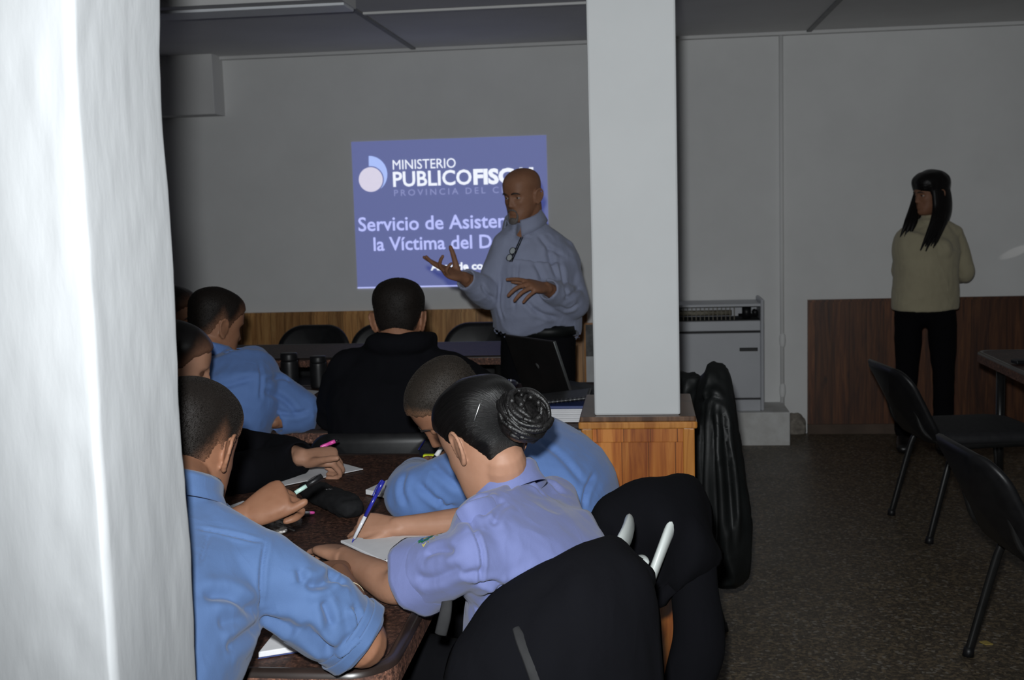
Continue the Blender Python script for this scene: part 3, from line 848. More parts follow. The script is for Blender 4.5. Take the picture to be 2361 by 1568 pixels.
def bristles(mb, V, F, m, fade, R, count, length, width, seed, comb=(0, -.5, -.6)):
    """short cropped hairs as fine three-sided spikes standing in the hair shell"""
    r = np.random.default_rng(seed)
    Vn = np.array(V); Fq = np.array([f for f in F if len(f) == 4])
    cen = Vn[Fq].mean(1); mm = m[Fq].mean(1); ff = fade[Fq].mean(1)
    area = np.linalg.norm(np.cross(Vn[Fq[:, 2]]-Vn[Fq[:, 0]], Vn[Fq[:, 3]]-Vn[Fq[:, 1]]), axis=1)
    nrm = np.cross(Vn[Fq[:, 2]]-Vn[Fq[:, 0]], Vn[Fq[:, 3]]-Vn[Fq[:, 1]]); nrm /= np.maximum(np.linalg.norm(nrm, axis=1), 1e-12)[:, None]
    w = np.where(mm > .001, area*(1.05-.55*ff), 0); w /= w.sum()
    idx = r.choice(len(Fq), count, p=w)
    cb = R @ A(*comb)
    out_f = []
    for i in idx:
        q = Fq[i]; a, b = r.random(2)
        p = (Vn[q[0]]*(1-a)+Vn[q[1]]*a)*(1-b) + (Vn[q[3]]*(1-a)+Vn[q[2]]*a)*b
        d = nz(nrm[i] + cb*.9 + r.normal(0, .28, 3))
        L = length*(.35 + .65*(1-ff[i]))*(.7+.6*r.random())
        s = nz(np.cross(d, r.normal(0, 1, 3)))*width; s2 = nz(np.cross(d, s))*width
        o = len(mb.v)
        p0 = p - nrm[i]*.001
        mb.v += [tuple(p0+s), tuple(p0-s*.5+s2*.87), tuple(p0-s*.5-s2*.87), tuple(p+d*L)]
        mb.f += [(o, o+1, o+3), (o+1, o+2, o+3), (o+2, o, o+3)]
        out_f += [ff[i]*.6]*4
    return np.array(out_f)
def put_hair(parent, c, R, mat_, sc=1.0, n_br=0, blen=.008, bw=.0005, seed=1, name='hair', **k):
    mb, m, fade = hair_shell(c, R, sc, seed=seed, **k)
    if n_br:
        V, F = list(mb.v), list(mb.f)
        f2 = bristles(mb, V, F, m, fade, R, n_br, blen, bw, seed)
        fade = np.concatenate([fade, f2])
    me = mb.mesh('hair')
    if len(me.vertices) == len(fade):
        at_ = me.attributes.new('fade', 'FLOAT', 'POINT'); at_.data.foreach_set('value', fade.astype(np.float32))
    return put(name, me, mat_, parent)

def hand(mb, W, d, nrm, side, curl=(.35, .4, .3), curls=None, spread=.05, thumb=None, sc=1.0, thumb_curl=.35, fanout=None):
    """W wrist, d towards the fingers, nrm out of the back of the hand, side=+1 when the thumb lies towards d x nrm"""
    d = nz(d); nrm = nz(nrm - d*np.dot(nrm, d)); s = np.cross(d, nrm)*side
    k = sc
    mb.tube([W - d*.012*k, W + d*.012*k, W + d*.045*k, W + d*.078*k, W + d*.094*k],
            [(.026*k, .019*k), (.028*k, .018*k), (.038*k, .0155*k), (.042*k, .0135*k), (.038*k, .010*k)], hint=s, n=18, sub=4, power=2.6)
    tips = []
    base = [(.030, .088, .0088, (.044, .026, .022)), (.0105, .093, .0090, (.048, .030, .023)), (-.0100, .090, .0086, (.045, .028, .022)), (-.0290, .080, .0076, (.035, .021, .019))]
    for i, (o, f, r, L) in enumerate(base):
        cu = curls[i] if curls is not None else curl
        fan = (spread*(1.5-i)) if fanout is None else fanout[i]
        p = W + s*o*k + d*f*k - nrm*.001*k
        dd = nz(d*math.cos(fan) + s*math.sin(fan)); ax = np.cross(nrm, dd)
        pts = [p - dd*.020*k, p]; a = 0
        for c_, l in zip(cu, L):
            a += c_
            v = dd*math.cos(a) - nrm*math.sin(a)
            pts.append(pts[-1] + v*l*k)
        mb.tube(pts, [r*k*1.02, r*k*1.05, r*k*.98, r*k*.92, r*k*.80], hint=s, n=12, sub=4)
        tips.append(pts[-1])
    tb = W + d*.024*k + s*.022*k - nrm*.004*k
    td = nz(thumb if thumb is not None else d*.62 + s*.68 - nrm*.38)
    bend = nz(d - td*np.dot(d, td))
    p = [tb - td*.012*k, tb + td*.012*k, tb + td*.044*k]
    v2 = nz(td + bend*thumb_curl); p.append(p[-1] + v2*.034*k)
    v3 = nz(v2 + bend*thumb_curl*.8); p.append(p[-1] + v3*.026*k)
    mb.tube(p, [.014*k, .0155*k, .0118*k, .0105*k, .0085*k], hint=nrm, n=12, sub=4)
    tips.append(p[-1])
    return tips
def arm(mb, sh, el, wr, r=(.050, .046, .040, .039, .037, .027), hint=(0, 0, 1)):
    u = el - sh; f = wr - el
    mb.tube([sh, sh+u*.35, sh+u*.8, el, el+f*.25, el+f*.65, wr], [r[0], r[0]*.97, r[1]*.95, r[2], r[3]*1.04, (r[4]*.85), (r[5], r[5]*.82)], hint=hint, n=18, sub=5)
def torso_pts(J, b=1.0, depth=1.0, belly=0.0, ease=0.0, low=0.0):
    """spine stations with half widths and half depths"""
    pe, ch, nk = J['pelvis'], J['chest'], J['neck']
    mid = (J['shL'] + J['shR'])/2
    half = np.linalg.norm(J['shL'] - J['shR'])/2
    fw = J.get('fw', A(0, 1, 0))
    pts = [pe - nz(ch-pe)*low, pe, lerp(pe, ch, .45) + fw*belly*.5, lerp(pe, ch, .78) + fw*belly*.2, ch, lerp(ch, mid, .75), lerp(mid, nk, .35), lerp(mid, nk, .8)]
    rad = [(.168*b, .118*depth), (.170*b, .120*depth), (.158*b, .112*depth + belly*.5), (.165*b, .114*depth + belly*.25), (.172*b, .116*depth), (half+.012, .090*depth), (half*.80, .060*depth), (.058, .050)]
    return pts, [(a+ease, c+ease) for a, c in rad]

def person(label, J, skinm, vox=.005, face=None, head_up=(0, 0, 1), hsc=1.0, hands=(), build=1.0, depth=1.0, belly=0.0, armr=1.0,
           fem=0.0, nose=1.0, neck_r=.056, legs=True, group=None, ear_big=1.0, smooth_n=3, ear_fl=1.0):
    """an Empty at the figure's base with one continuous body mesh; joints in metres"""
    base = A(J['pelvis'][0], J['pelvis'][1], 0)
    if 'ankL' in J: base = A(*((J['ankL']+J['ankR'])/2)[:2], 0)
    t = thing('person', base, label, 'person', group)
    R = frame(face, head_up); hc = J['head']
    mb = MB()
    X, Y, Z = head_grid(); Y = face_relief(X, Y, Z, fem, nose)
    grid_mesh(X, Y, Z, hc, R, hsc, mb)
    ear(mb, hc, R, 1, hsc, ear_big, ear_fl); ear(mb, hc, R, -1, hsc, ear_big, ear_fl)
    nb = hc + hsc*(R @ A(0, -.030, -.055))
    mb.tube([lerp(J['neck'], J['chest'], .18), J['neck'], lerp(J['neck'], nb, .55), nb], [neck_r*1.0, neck_r*1.0, neck_r, neck_r*1.0], hint=R[:, 0], n=20, sub=5)
    pts, rad = torso_pts(J, build, depth, belly)
    mb.tube(pts, [(a*.88, c*.85) for a, c in rad], hint=J['shR']-J['shL'], n=24, sub=4, power=2.3)
    for s in 'LR':
        q = J['sh'+s]; nn = J['neck'] - nz(J['neck']-J['chest'])*.035
        mb.tube([q, lerp(q, nn, .5) + A(0, 0, .004), nn], [.036*armr, .036, .038], hint=(0, 0, 1), n=16, sub=4)
    k = armr
    rr = [x*k for x in (.050, .046, .040, .039, .037, .026)]
    for s in 'LR':
        if 'el'+s in J: arm(mb, J['sh'+s], J['el'+s], J['wr'+s], rr)
    tips = [hand(mb, **h) for h in hands]
    if legs and 'hipL' in J:
        for s in 'LR':
            h, kn, an = J['hip'+s], J['kn'+s], J['ank'+s]
            mb.tube([h, lerp(h, kn, .5), kn, lerp(kn, an, .35), an, an - A(0, 0, .05)], [.070, .062, .050, .048, .034, .032], hint=(1, 0, 0), n=16, sub=4)
    me = fuse(mb, vox, smooth_n)
    put('body', me, skinm, t)
    OFF[t] = base
    return t, R, me, tips
def eyes(t, hc, R, sc=1.0, closed=False, look=(0, 0), lidm=None):
    for s in (-1, 1):
        c = hc + sc*(R @ A(s*.032, .0685, .001))
        if not closed:
            e = put('eye', MB().ell(c, .0118*sc, None, 14, 10), M_EYEW, t)
            put('iris', MB().ell(c + sc*(R @ A(look[0], .0090, look[1])), (.0056*sc, .0034*sc, .0056*sc), R, 12, 8), M_EYED, e)
        put('eyelid', MB().ell(c + sc*(R @ A(0, .0006, .0052 if not closed else .001)), (.0135*sc, .0126*sc, .0085*sc if not closed else .012*sc), R, 14, 10), lidm or M_SKIND, t)
        if not closed: put('eyelid', MB().ell(c + sc*(R @ A(0, -.0002, -.0085)), (.0130*sc, .0120*sc, .0062*sc), R, 14, 10), lidm or M_SKIND, t)
def brows(t, hc, R, sc=1.0, m=None, th=.0032, dy=0.0):
    for s in (-1, 1):
        P = [hc + sc*(R @ A(s*x, y+dy, z)) for x, y, z in ((.014, .0965, .0185), (.027, .0960, .0225), (.040, .0890, .0215), (.050, .0790, .0155))]
        put('eyebrow', MB().tube(P, [(th*.9, th*.6), (th*1.2, th*.7), (th, th*.6), (th*.5, th*.4)], hint=R[:, 2], n=8, sub=4), m or M_BROW, t)
def shirt(t, J, m, vox=.006, build=1.0, depth=1.0, belly=0.0, ease=.014, sleeves=('long', 'long'), sr=(.066, .062, .056, .052, .042), low=.03, wr_amp=.006, seed=1, folds=(), name='shirt', smooth_n=12, extra=None, wscale=11, nend=.060, yk=.058):
    mb = MB()
    pts, rad = torso_pts(J, build, depth, belly, ease, low)
    pts.append(lerp((J['shL']+J['shR'])/2, J['neck'], 1.05)); rad.append((nend+ease*.5, nend+ease*.5))
    hint = J['shR']-J['shL']
    mb.tube(pts, rad, hint=hint, n=28, sub=4, power=2.3, cap=('in', 0))
    for s in 'LR':
        q = J['sh'+s]; cn = J['chest']; nn = J['neck'] - nz(J['neck']-cn)*.030
        mb.tube([q, lerp(q, nn, .5) + A(0, 0, .006), nn], [sr[0]*.92, yk, nend*.9], hint=(0, 0, 1), n=18, sub=4)
        mb.tube([q, lerp(q, cn, .6)], [sr[0]*.95, .085], hint=(0, 0, 1), n=18, sub=4)
    for s, kind in zip('LR', sleeves):
        if kind is None or 'el'+s not in J: continue
        sh, el, wr = J['sh'+s], J['el'+s], J['wr'+s]
        u, f = el-sh, wr-el
        if kind == 'long':
            mb.tube([sh, sh+u*.3, sh+u*.75, el, el+f*.3, el+f*.7, el+f*.93], [sr[0]*.9, sr[0], sr[1], sr[2]*1.04, sr[3], sr[4]*1.06, sr[4]*.95], n=22, sub=5, cap=(1, 'in'))
        elif kind == 'short':
            mb.tube([sh, sh+u*.28, sh+u*.45, sh+u*.56], [sr[0]*.9, sr[0]*1.02, sr[1]*1.06, sr[1]*1.10], n=22, sub=5, cap=(1, 'in'))
        elif kind == 'rolled':
            mb.tube([sh, sh+u*.3, sh+u*.65, sh+u*.82, sh+u*.91], [sr[0]*.9, sr[0]*1.04, sr[1]*1.10, sr[2]*1.12, sr[3]*1.12], n=22, sub=5, cap=(1, 'in'))
    if extra: extra(mb)
    me = fuse(mb, vox, smooth_n)
    if wr_amp: wrinkle(me, wr_amp, wscale, seed)
    if folds: strokes(me, folds)
    return put(name, me, m, t), me
def hem(parent, p0, p1, r0, r1, m, name='sleeve_hem', n=40, ell=1.0, seed=3):
    """open crisp-edged cloth band round a limb"""
    ax = nz(p1-p0); e1 = nz(np.cross(ax, (0, 0, 1))); e2 = np.cross(e1, ax)
    V = []; k = 7
    for i in range(k):
        u = i/(k-1); c = lerp(p0, p1, u); r = r0 + (r1-r0)*u
        for j in range(n):
            a = 2*math.pi*j/n; w = 1 + .025*u*math.sin(5*a+seed) + .018*u*math.sin(9*a+2*seed)
            V.append(c + e1*r*w*math.cos(a) + e2*r*w*ell*math.sin(a))
    F = [(i*n+j, i*n+(j+1) % n, (i+1)*n+(j+1) % n, (i+1)*n+j) for i in range(k-1) for j in range(n)]
    return put(name, MB().add(V, F).mesh(name), m, parent, solid=.0025)
def collar(parent, nk, up, fwd, r, h, m, drop=.042, gap=.5, tilt=.012, name='collar', both=True, flare=.014):
    """standing band that folds over into two points at the front"""
    R = frame(fwd, up)
    prof = [(-.004, -.012), (0.0, h*.6), (.002, h), (.007, h+.003), (.011, h-.004), (flare, h-drop*.55), (flare+.008, h-drop)]
    ths = np.linspace(-math.pi+gap*.5 - math.pi*0, math.pi-gap*.5, 49)      # 0 = back of the neck
    V = []; n = len(prof)
    for th in ths:
        fr = (abs(th)/math.pi)**6
        for i, (o, z) in enumerate(prof):
            zz = z - tilt*(1 - math.cos(th))*.9
            rr = r + o
            if i >= 5: zz -= .018*fr*(i-4); rr += .006*fr
            V.append(np.asarray(nk) + R @ A(rr*math.sin(th), -rr*math.cos(th)*1.05, zz))
    F = [(i*n+j, (i+1)*n+j, (i+1)*n+j+1, i*n+j+1) for i in range(len(ths)-1) for j in range(n-1)]
    me = MB().add(V, F).mesh(name)
    return put(name, me, m, parent, solid=.0022)
def trousers(t, J, m, w=.012, r=(.098, .082, .066, .058, .052), name='trousers', vox=.010, waist=True, wsc=1.0):
    mb = MB()
    if waist:
        ax = J['hipR']-J['hipL']
        up = nz(J['chest']-J['pelvis'])
        mb.tube([J['pelvis']+up*.045, J['pelvis'], (J['hipL']+J['hipR'])/2 - A(0, 0, .02)], [(.172*wsc, .124*wsc), (.178*wsc, .130*wsc), (.172*wsc, .125*wsc)], hint=ax, n=24, sub=4, power=2.4, cap=(0, 1))
    for s in 'LR':
        h, kn, an = J['hip'+s], J['kn'+s], J['ank'+s]
        mb.tube([h, lerp(h, kn, .5), kn, lerp(kn, an, .5), an + (kn-an)*.06], list(r), hint=(1, 0, 0), n=18, sub=5, cap=(0, 1))
    me = fuse(mb, vox, 3); wrinkle(me, .006, 9, 4)
    return put(name, me, m, t)
def shoes(t, J, fwd, m=None):
    f = nz(fwd)
    for s in 'LR':
        a = J['ank'+s]; g = A(a[0], a[1], 0)
        put('shoe', MB().tube([g - f*.065 + A(0, 0, .045), g + A(0, 0, .05), g + f*.08 + A(0, 0, .036), g + f*.165 + A(0, 0, .026)], [(.036, .044), (.040, .049), (.045, .034), (.038, .024)], hint=np.cross(f, (0, 0, 1)), n=16, sub=5, power=2.6), m or M_SHOE, t)
def seated_legs(J, fw, side, zseat=.47):
    fw = nz(fw); side = nz(side)
    for s, k in (('L', -1), ('R', 1)):
        J['hip'+s] = J['pelvis'] + side*k*.095 + A(0, 0, -.0) + fw*.03
        J['kn'+s] = J['hip'+s] + fw*.40 + side*k*.03 + A(0, 0, .0)
        J['kn'+s][2] = zseat + .03
        J['ank'+s] = J['kn'+s] + fw*.04; J['ank'+s][2] = .085
    return J

# ------------------------------------------------------------------ the woman with the bun, writing
chair_w = monobloc('white plastic chair of the woman with the bun, under a black jacket', (-.345, 2.20, 0), 84, 1.0, False, .15)
J = dict(pelvis=A(-.165, 2.17, .52), chest=A(-.205, 2.155, .80), neck=at(1166, 1132, 2.215),
         shL=at(1088, 1280, 1.985), shR=A(-.195, 2.37, .882),
         elL=atz(908, 1352, .792), wrL=atz(792, 1284, .792), elR=A(-.375, 2.58, .785), wrR=atz(912, 1214, .778), fw=nz(A(-.95, .25, 0)))
seated_legs(J, A(-.96, .25, 0), A(.25, .96, 0))
head_w = at(1118, 1018, 2.215); J['head'] = head_w
fdir = nz(A(-.70, .60, -.50))
penhand = dict(W=J['wrR'], d=A(-.95, .05, -.02), nrm=A(.05, -.62, .78), side=-1, curls=[(.55, .75, .35), (.75, .9, .5), (.95, 1.1, .7), (1.05, 1.2, .8)], thumb=A(-.80, -.45, -.25), thumb_curl=.25, sc=.90)
lefth = dict(W=J['wrL'], d=A(-.62, .76, -.03), nrm=A(.1, .1, 1), side=1, curl=(.25, .40, .35), sc=.90, thumb=A(-.2, .95, -.12))
t, R, bme, tips = person('woman with black hair in a bun and periwinkle short-sleeved shirt, writing at the table', J, M_SKINL, .0034, fdir, (0, 0, 1), .94, (penhand, lefth), build=.86, depth=.90, armr=.86, fem=1, nose=.85, neck_r=.046, smooth_n=3)
W_TIPS = tips
bun_c = head_w + R @ A(.004, -.112, .002)
def wl(th): return np.interp(th, [0, .5, .9, 1.2, 1.45, 1.7, 2.0, 2.4, math.pi], [.066, .062, .046, .012, .004, .014, -.018, -.066, -.086])
hw = put_hair(t, head_w, R, sleek('sleek_black_hair', bun_c - (head_w + R @ A(0, 0, 0))*0, R @ A(0, 1, -.1)), .94, thick=.007, top=.006, hl=wl, seed=5, lump=.0008, ragged=.006)
hw.data.materials[0] = sleek('sleek_hair', tuple(bun_c - OFF[t]), R @ A(0.1, -1, .15))
# the bun: coiled strands round a ball
mb = MB(); mb.ell(bun_c, (.046, .036, .046), R, 20, 14)
bn = nz(R @ A(.1, -1, .18)); bu = nz(np.cross(bn, R @ A(1, 0, 0))); bv = np.cross(bn, bu)
for k in range(20):
    P = []; a0 = k*.317
    for q in range(15):
        a = a0 + q*.34; rr = .050 - .0022*q*(.6+.4*math.sin(k*2.1)); hh = .004 + .0024*q + .0055*math.sin(a*2.3 + k*1.7)
        P.append(bun_c + (bu*math.cos(a) + bv*math.sin(a))*rr + bn*hh)
    mb.tube(P, [.0056 + .0014*math.sin(q*.8+k) for q in range(15)], hint=bn, n=8, sub=3)
M_BUN = mat('coiled_black_hair', (.0035, .0033, .0033), (.012, .011, .011), .34, 120, (1, 1, 1), bump=.8, bscale=320, bdist=.0018)
put('hair_bun', mb, M_BUN, t)
ht_ = bvh(hw.data)
def on_hair(px, py):
    d = nz(ray(px, py)); o = CAM - OFF[t]
    h = ht_.ray_cast(Vector(o), Vector(d)); return np.array(h[0]) + OFF[t] - d*.002 if h[0] is not None else None
P = [on_hair(*q) for q in ((1107, 930), (1100, 950), (1093, 971))]
if all(p is not None for p in P): put('hair_pin', MB().tube(P, [.0011]*3, n=8, sub=3), mat('steel_pin', (.75, .75, .75), (.7, .7, .7), .2, 20, metal=1), t)
WF = [([(1075, 1165), (1100, 1150), (1130, 1135)], .007, -.004), ([(1110, 1190), (1135, 1165), (1165, 1150)], .008, -.005), ([(1135, 1215), (1150, 1180), (1175, 1160)], .007, -.004),
      ([(1165, 1130), (1200, 1112), (1240, 1118)], .006, -.004), ([(1190, 1100), (1220, 1110), (1265, 1150)], .006, -.003), ([(1215, 1090), (1260, 1105), (1300, 1140)], .007, -.004),
      ([(975, 1280), (1010, 1268), (1050, 1272)], .008, -.005), ([(955, 1330), (1000, 1335), (1080, 1300)], .009, -.004),
      ([(1060, 1195), (1085, 1200), (1100, 1225)], .007, -.005), ([(1085, 1205), (1108, 1260), (1112, 1310), (1102, 1348)], .0035, -.0035),
      ([(1095, 1350), (1130, 1345), (1160, 1352)], .007, -.006), ([(1115, 1385), (1150, 1362), (1210, 1340), (1260, 1312)], .008, -.006), ([(1130, 1395), (1170, 1385), (1215, 1350)], .008, -.005),
      ([(1060, 1330), (1090, 1322), (1115, 1318)], .008, -.004), ([(1100, 1398), (1110, 1430), (1095, 1450)], .006, -.004)]
sw, swm = shirt(t, J, M_PERI, .0036, .90, 1.0, .045, .012, ('short', 'short'), (.058, .058, .056, .05, .04), .06, .005, 11, WF, smooth_n=20, nend=.046, yk=.040)
u_ = J['elL']-J['shL']; hem(t, J['shL']+u_*.43, J['shL']+u_*.66, .060, .074, M_PERI)
u_ = J['elR']-J['shR']; hem(t, J['shR']+u_*.43, J['shR']+u_*.66, .060, .074, M_PERI)
collar(t, J['neck'] + A(.0, .0, .010), nz(R[:, 2]*.5 + nz(J['neck']-J['chest'])), nz(A(-.85, .30, -.35)), .056, .034, M_PERI, .044, .55, tilt=.020, flare=.013)
trw = bvh(swm)
def on_w(px, py, lift=.003):
    d = nz(ray(px, py)); h = trw.ray_cast(Vector(CAM - OFF[t]), Vector(d))
    return None if h[0] is None else np.array(h[0]) + OFF[t] + np.array(h[1])*lift
for path in (((1066, 1200), (1090, 1184), (1120, 1172), (1138, 1166)),):
    P = [on_w(*q) for q in path]
    if all(p is not None for p in P):
        put('shoulder_strap', MB().tube(P, [(.019, .004), (.020, .005), (.020, .005), (.015, .004)], hint=nz(np.cross(nz(P[-1]-P[0]), CF)), n=16, sub=5), M_PERI, t)
trousers(t, J, M_TROU); shoes(t, J, A(-.97, .25, 0))
# sleeve emblem: an arc of yellow letters over a green wreath
tree = bvh(swm)       # shirt mesh is stored relative to its person
d0 = nz(ray(984, 1242)); h0 = tree.ray_cast(Vector(CAM - OFF[t]), Vector(d0))
if h0[0] is not None:
    o0, n0 = np.array(h0[0]), np.array(h0[1]); up0 = J['shL'] - J['elL']
    pr = thing('x', (0, 0, 0), 'x', 'x'); bpy.data.objects.remove(pr)
    n0 = nz(n0*.6 + nz(A(-.55, -.25, .8))*.4)
    Ve = []; Fe = []
    for i, chh in enumerate('POLICIA'):
        a = math.radians(66 - 22*i)
        V, F = text2d(chh, .0125, .0005)
        V = V - [(V[:, 0].max()+V[:, 0].min())/2, 0]
        ca, sa = math.cos(-math.radians(90)+a + math.radians(90)), math.sin(a)
        ang = a
        rot = np.array([[math.cos(ang), -math.sin(ang)], [math.sin(ang), math.cos(ang)]])
        P2 = V @ rot.T + A(-math.sin(ang), math.cos(ang))*.0215
        o = len(Ve); Ve += [tuple(p) for p in decal(tree, P2, o0, n0, up0)]; Fe += [tuple(q+o for q in f) for f in F]
    put('sleeve_lettering', MB().add(np.array(Ve) + OFF[t], Fe), mat('yellow_thread', (.60, .52, .16), (.5, .42, .10), .6, 200), t, smooth=False)
    for col_, rr, z0 in (((.02, .22, .09), .0145, -.002), ((.05, .16, .40), .009, .0), ((.55, .48, .15), .0045, .002)):
        mm = MB(); pts = []
        for k in range(40):
            a = k/40*2*math.pi; r_ = rr*(1 + .12*math.sin(9*a))
            pts.append((r_*math.cos(a), r_*math.sin(a)*1.1 - .002))
        P3 = decal(tree, [(0, 0)] + pts, o0, n0, up0, .0010 + .0004*(z0+.002)/.002)
        put('sleeve_emblem', mm.add(P3 + OFF[t], [(0, 1+k, 1+(k+1) % 40) for k in range(40)]), mat('emblem_thread', col_, tuple(x*.6 for x in col_), .7, 260), t, smooth=False)
WOMAN = t

# ------------------------------------------------------------------ the man at the near end, back to the camera
J = dict(pelvis=A(-.85, 1.40, .52), chest=A(-.80, 1.60, .84), neck=at(402, 1165, 1.79),
         shL=A(-.915, 1.74, .965), shR=at(594, 1306, 1.735), elR=atz(836, 1484, .80), wrR=atz(782, 1328, .80),
         elL=A(-.985, 2.02, .80), wrL=at(562, 1190, 2.19), fw=nz(A(.2, .95, -.2)))
seated_legs(J, A(.1, 1, 0), A(1, -.1, 0))
head_1 = at(438, 1036, 1.93); J['head'] = head_1
f1 = nz(A(.17, .87, -.34))
h_l = dict(W=J['wrL'], d=A(.80, .20, .42), nrm=A(-.35, -.75, .5), side=1, curls=[(1.1, 1.4, .8), (1.25, 1.5, .9), (1.3, 1.5, .9), (1.3, 1.5, .9)], thumb=A(.9, .1, .2), thumb_curl=.15, sc=.95)
h_r = dict(W=J['wrR'], d=A(-.50, .86, -.05), nrm=A(0, 0, 1), side=-1, curl=(.25, .45, .35), sc=.95)
t, R, bme, tips1 = person('man with cropped hair and sky-blue shirt, back turned, at the near end of the table', J, M_SKIN, .0036, f1, (0, 0, 1), .94, (h_l, h_r), ear_big=.98, ear_fl=1.55, neck_r=.058)
put_hair(t, head_1, R, M_HAIRC, .94, 26000, .0085, .00042, 3, thick=.0050, top=.0045, low=-.006, fade_h=.06, line_shift=-.010)
F1 = [([(620, 1212), (606, 1290), (602, 1350), (598, 1412)], .0035, -.0032), ([(455, 1218), (520, 1230), (610, 1252)], .003, -.0025), ([(482, 1232), (462, 1300)], .003, -.002),
      ([(462, 1372), (520, 1372), (560, 1390), (598, 1415)], .010, -.007), ([(700, 1350), (745, 1345), (765, 1325)], .008, -.007), ([(745, 1385), (755, 1410), (765, 1450)], .007, -.006),
      ([(690, 1310), (697, 1345)], .006, -.004), ([(760, 1310), (775, 1335), (800, 1340)], .008, -.006), ([(820, 1400), (828, 1440), (835, 1462)], .006, -.006),
      ([(640, 1420), (690, 1455), (735, 1490), (775, 1512)], .010, -.006), ([(700, 1430), (735, 1480), (768, 1510)], .008, -.006), ([(770, 1512), (805, 1490), (838, 1462)], .006, .006), ([(775, 1520), (815, 1500), (850, 1478)], .006, -.006),
      ([(840, 1465), (862, 1440), (868, 1425)], .006, -.005), ([(600, 1425), (640, 1440), (680, 1470)], .010, -.007), ([(800, 1400), (815, 1425), (822, 1450)], .007, .004),
      ([(520, 1500), (560, 1470), (600, 1440)], .010, -.006), ([(500, 1440), (545, 1430), (590, 1420)], .012, -.005)]
s1, s1m = shirt(t, J, M_BLUE, .0038, 1.0, 1.0, .0, .022, ('long', 'rolled'), (.063, .061, .053, .048, .048), .0, .006, 21, F1, wscale=9, smooth_n=18)
u_ = J['elR']-J['shR']
hem(t, J['shR']+u_*.80, J['shR']+u_*.97, .063, .060, M_BLUE, 'rolled_cuff')
hem(t, J['shR']+u_*.86, J['shR']+u_*.955, .066, .064, M_BLUE, 'rolled_cuff', seed=6)
collar(t, J['neck'] + A(0, -.004, .026), nz(R[:, 2] + A(0, .3, .6)), nz(A(.15, .95, -.3)), .068, .030, M_BLUE, .036, .5, flare=.011)
trousers(t, J, M_TROU); shoes(t, J, A(.1, 1, 0))
br = lerp(J['elR'], J['wrR'], .62); q = nz(J['wrR']-J['elR'])
e1 = nz(np.cross(q, (0, 0, 1))); e2 = np.cross(e1, q)
put('bracelet', MB().tube([br + .0315*(e1*math.cos(a) + e2*math.sin(a)) for a in np.linspace(0, 2*math.pi, 22)], [.0013]*22, hint=q, n=8, sub=2), mat('pale_bracelet', (.60, .52, .36), (.5, .42, .28), .35, 30), t)
MAN1 = t

# ------------------------------------------------------------------ the man bowed over his notes beyond her
chair_3 = monobloc('white plastic armchair of the bowed man, behind the woman with the bun', (-.215, 2.74, 0), 82, .86)
J = dict(pelvis=A(-.155, 2.86, .52), chest=A(-.225, 2.86, .79), neck=at(1135, 985, 2.86), shL=at(1110, 1085, 2.70), shR=A(-.31, 3.04, .905),
         elL=atz(958, 1146, .798), wrL=atz(962, 1096, .80), elR=A(-.28, 3.10, .66), wrR=A(-.43, 3.00, .58), fw=nz(A(-.95, .1, 0)))
seated_legs(J, A(-1, .1, 0), A(.1, 1, 0))
head_3 = at(1046, 944, 2.86); J['head'] = head_3
f3 = nz(A(-.72, -.22, -.66))
h3 = dict(W=J['wrL'], d=A(-.1, .95, .05), nrm=A(-.75, -.15, .65), side=1, curl=(.5, .7, .5), sc=.95)
h3r = dict(W=J['wrR'], d=A(-.9, -.3, 0), nrm=A(0, -.3, 1), side=-1, curl=(.6, .8, .5), sc=.95)
t, R, bme, _ = person('man in blue shirt, head bowed over notes, behind the woman with the bun', J, M_SKIN, .0040, f3, (0, 0, 1), .98, (h3, h3r), neck_r=.058)
put_hair(t, head_3, R, hairmat('cropped_grey_brown_hair', (.026, .021, .017), (.20, .105, .06), .6), .98, 16000, .012, .0006, 4, thick=.006, top=.006, fade_h=.03)
eyes(t, head_3, R, .98, closed=True); brows(t, head_3, R, .98)
F3 = [([(935, 1085), (925, 1130), (940, 1170)], .008, -.004), ([(960, 1110), (1000, 1150), (1020, 1160)], .008, -.005), ([(990, 1060), (1030, 1100), (1070, 1130)], .009, -.005), ([(1010, 1150), (1025, 1170), (1050, 1165)], .007, -.005),
      ([(1372, 1090), (1352, 1130), (1345, 1170)], .006, -.005), ([(1240, 1010), (1300, 1060), (1350, 1120)], .010, -.003)]
shirt(t, J, M_BLUE2, .0058, 1.02, 1.0, .02, .018, ('long', 'long'), (.070, .070, .070, .074, .056), .03, .004, 31, F3)
collar(t, J['neck'] + A(0, 0, .012), nz(R[:, 2] + A(-.2, 0, .9)), nz(A(-.9, 0, -.35)), .069, .030, M_BLUE2, .038, .5, flare=.012)
trousers(t, J, M_TROU); shoes(t, J, A(-1, .1, 0))

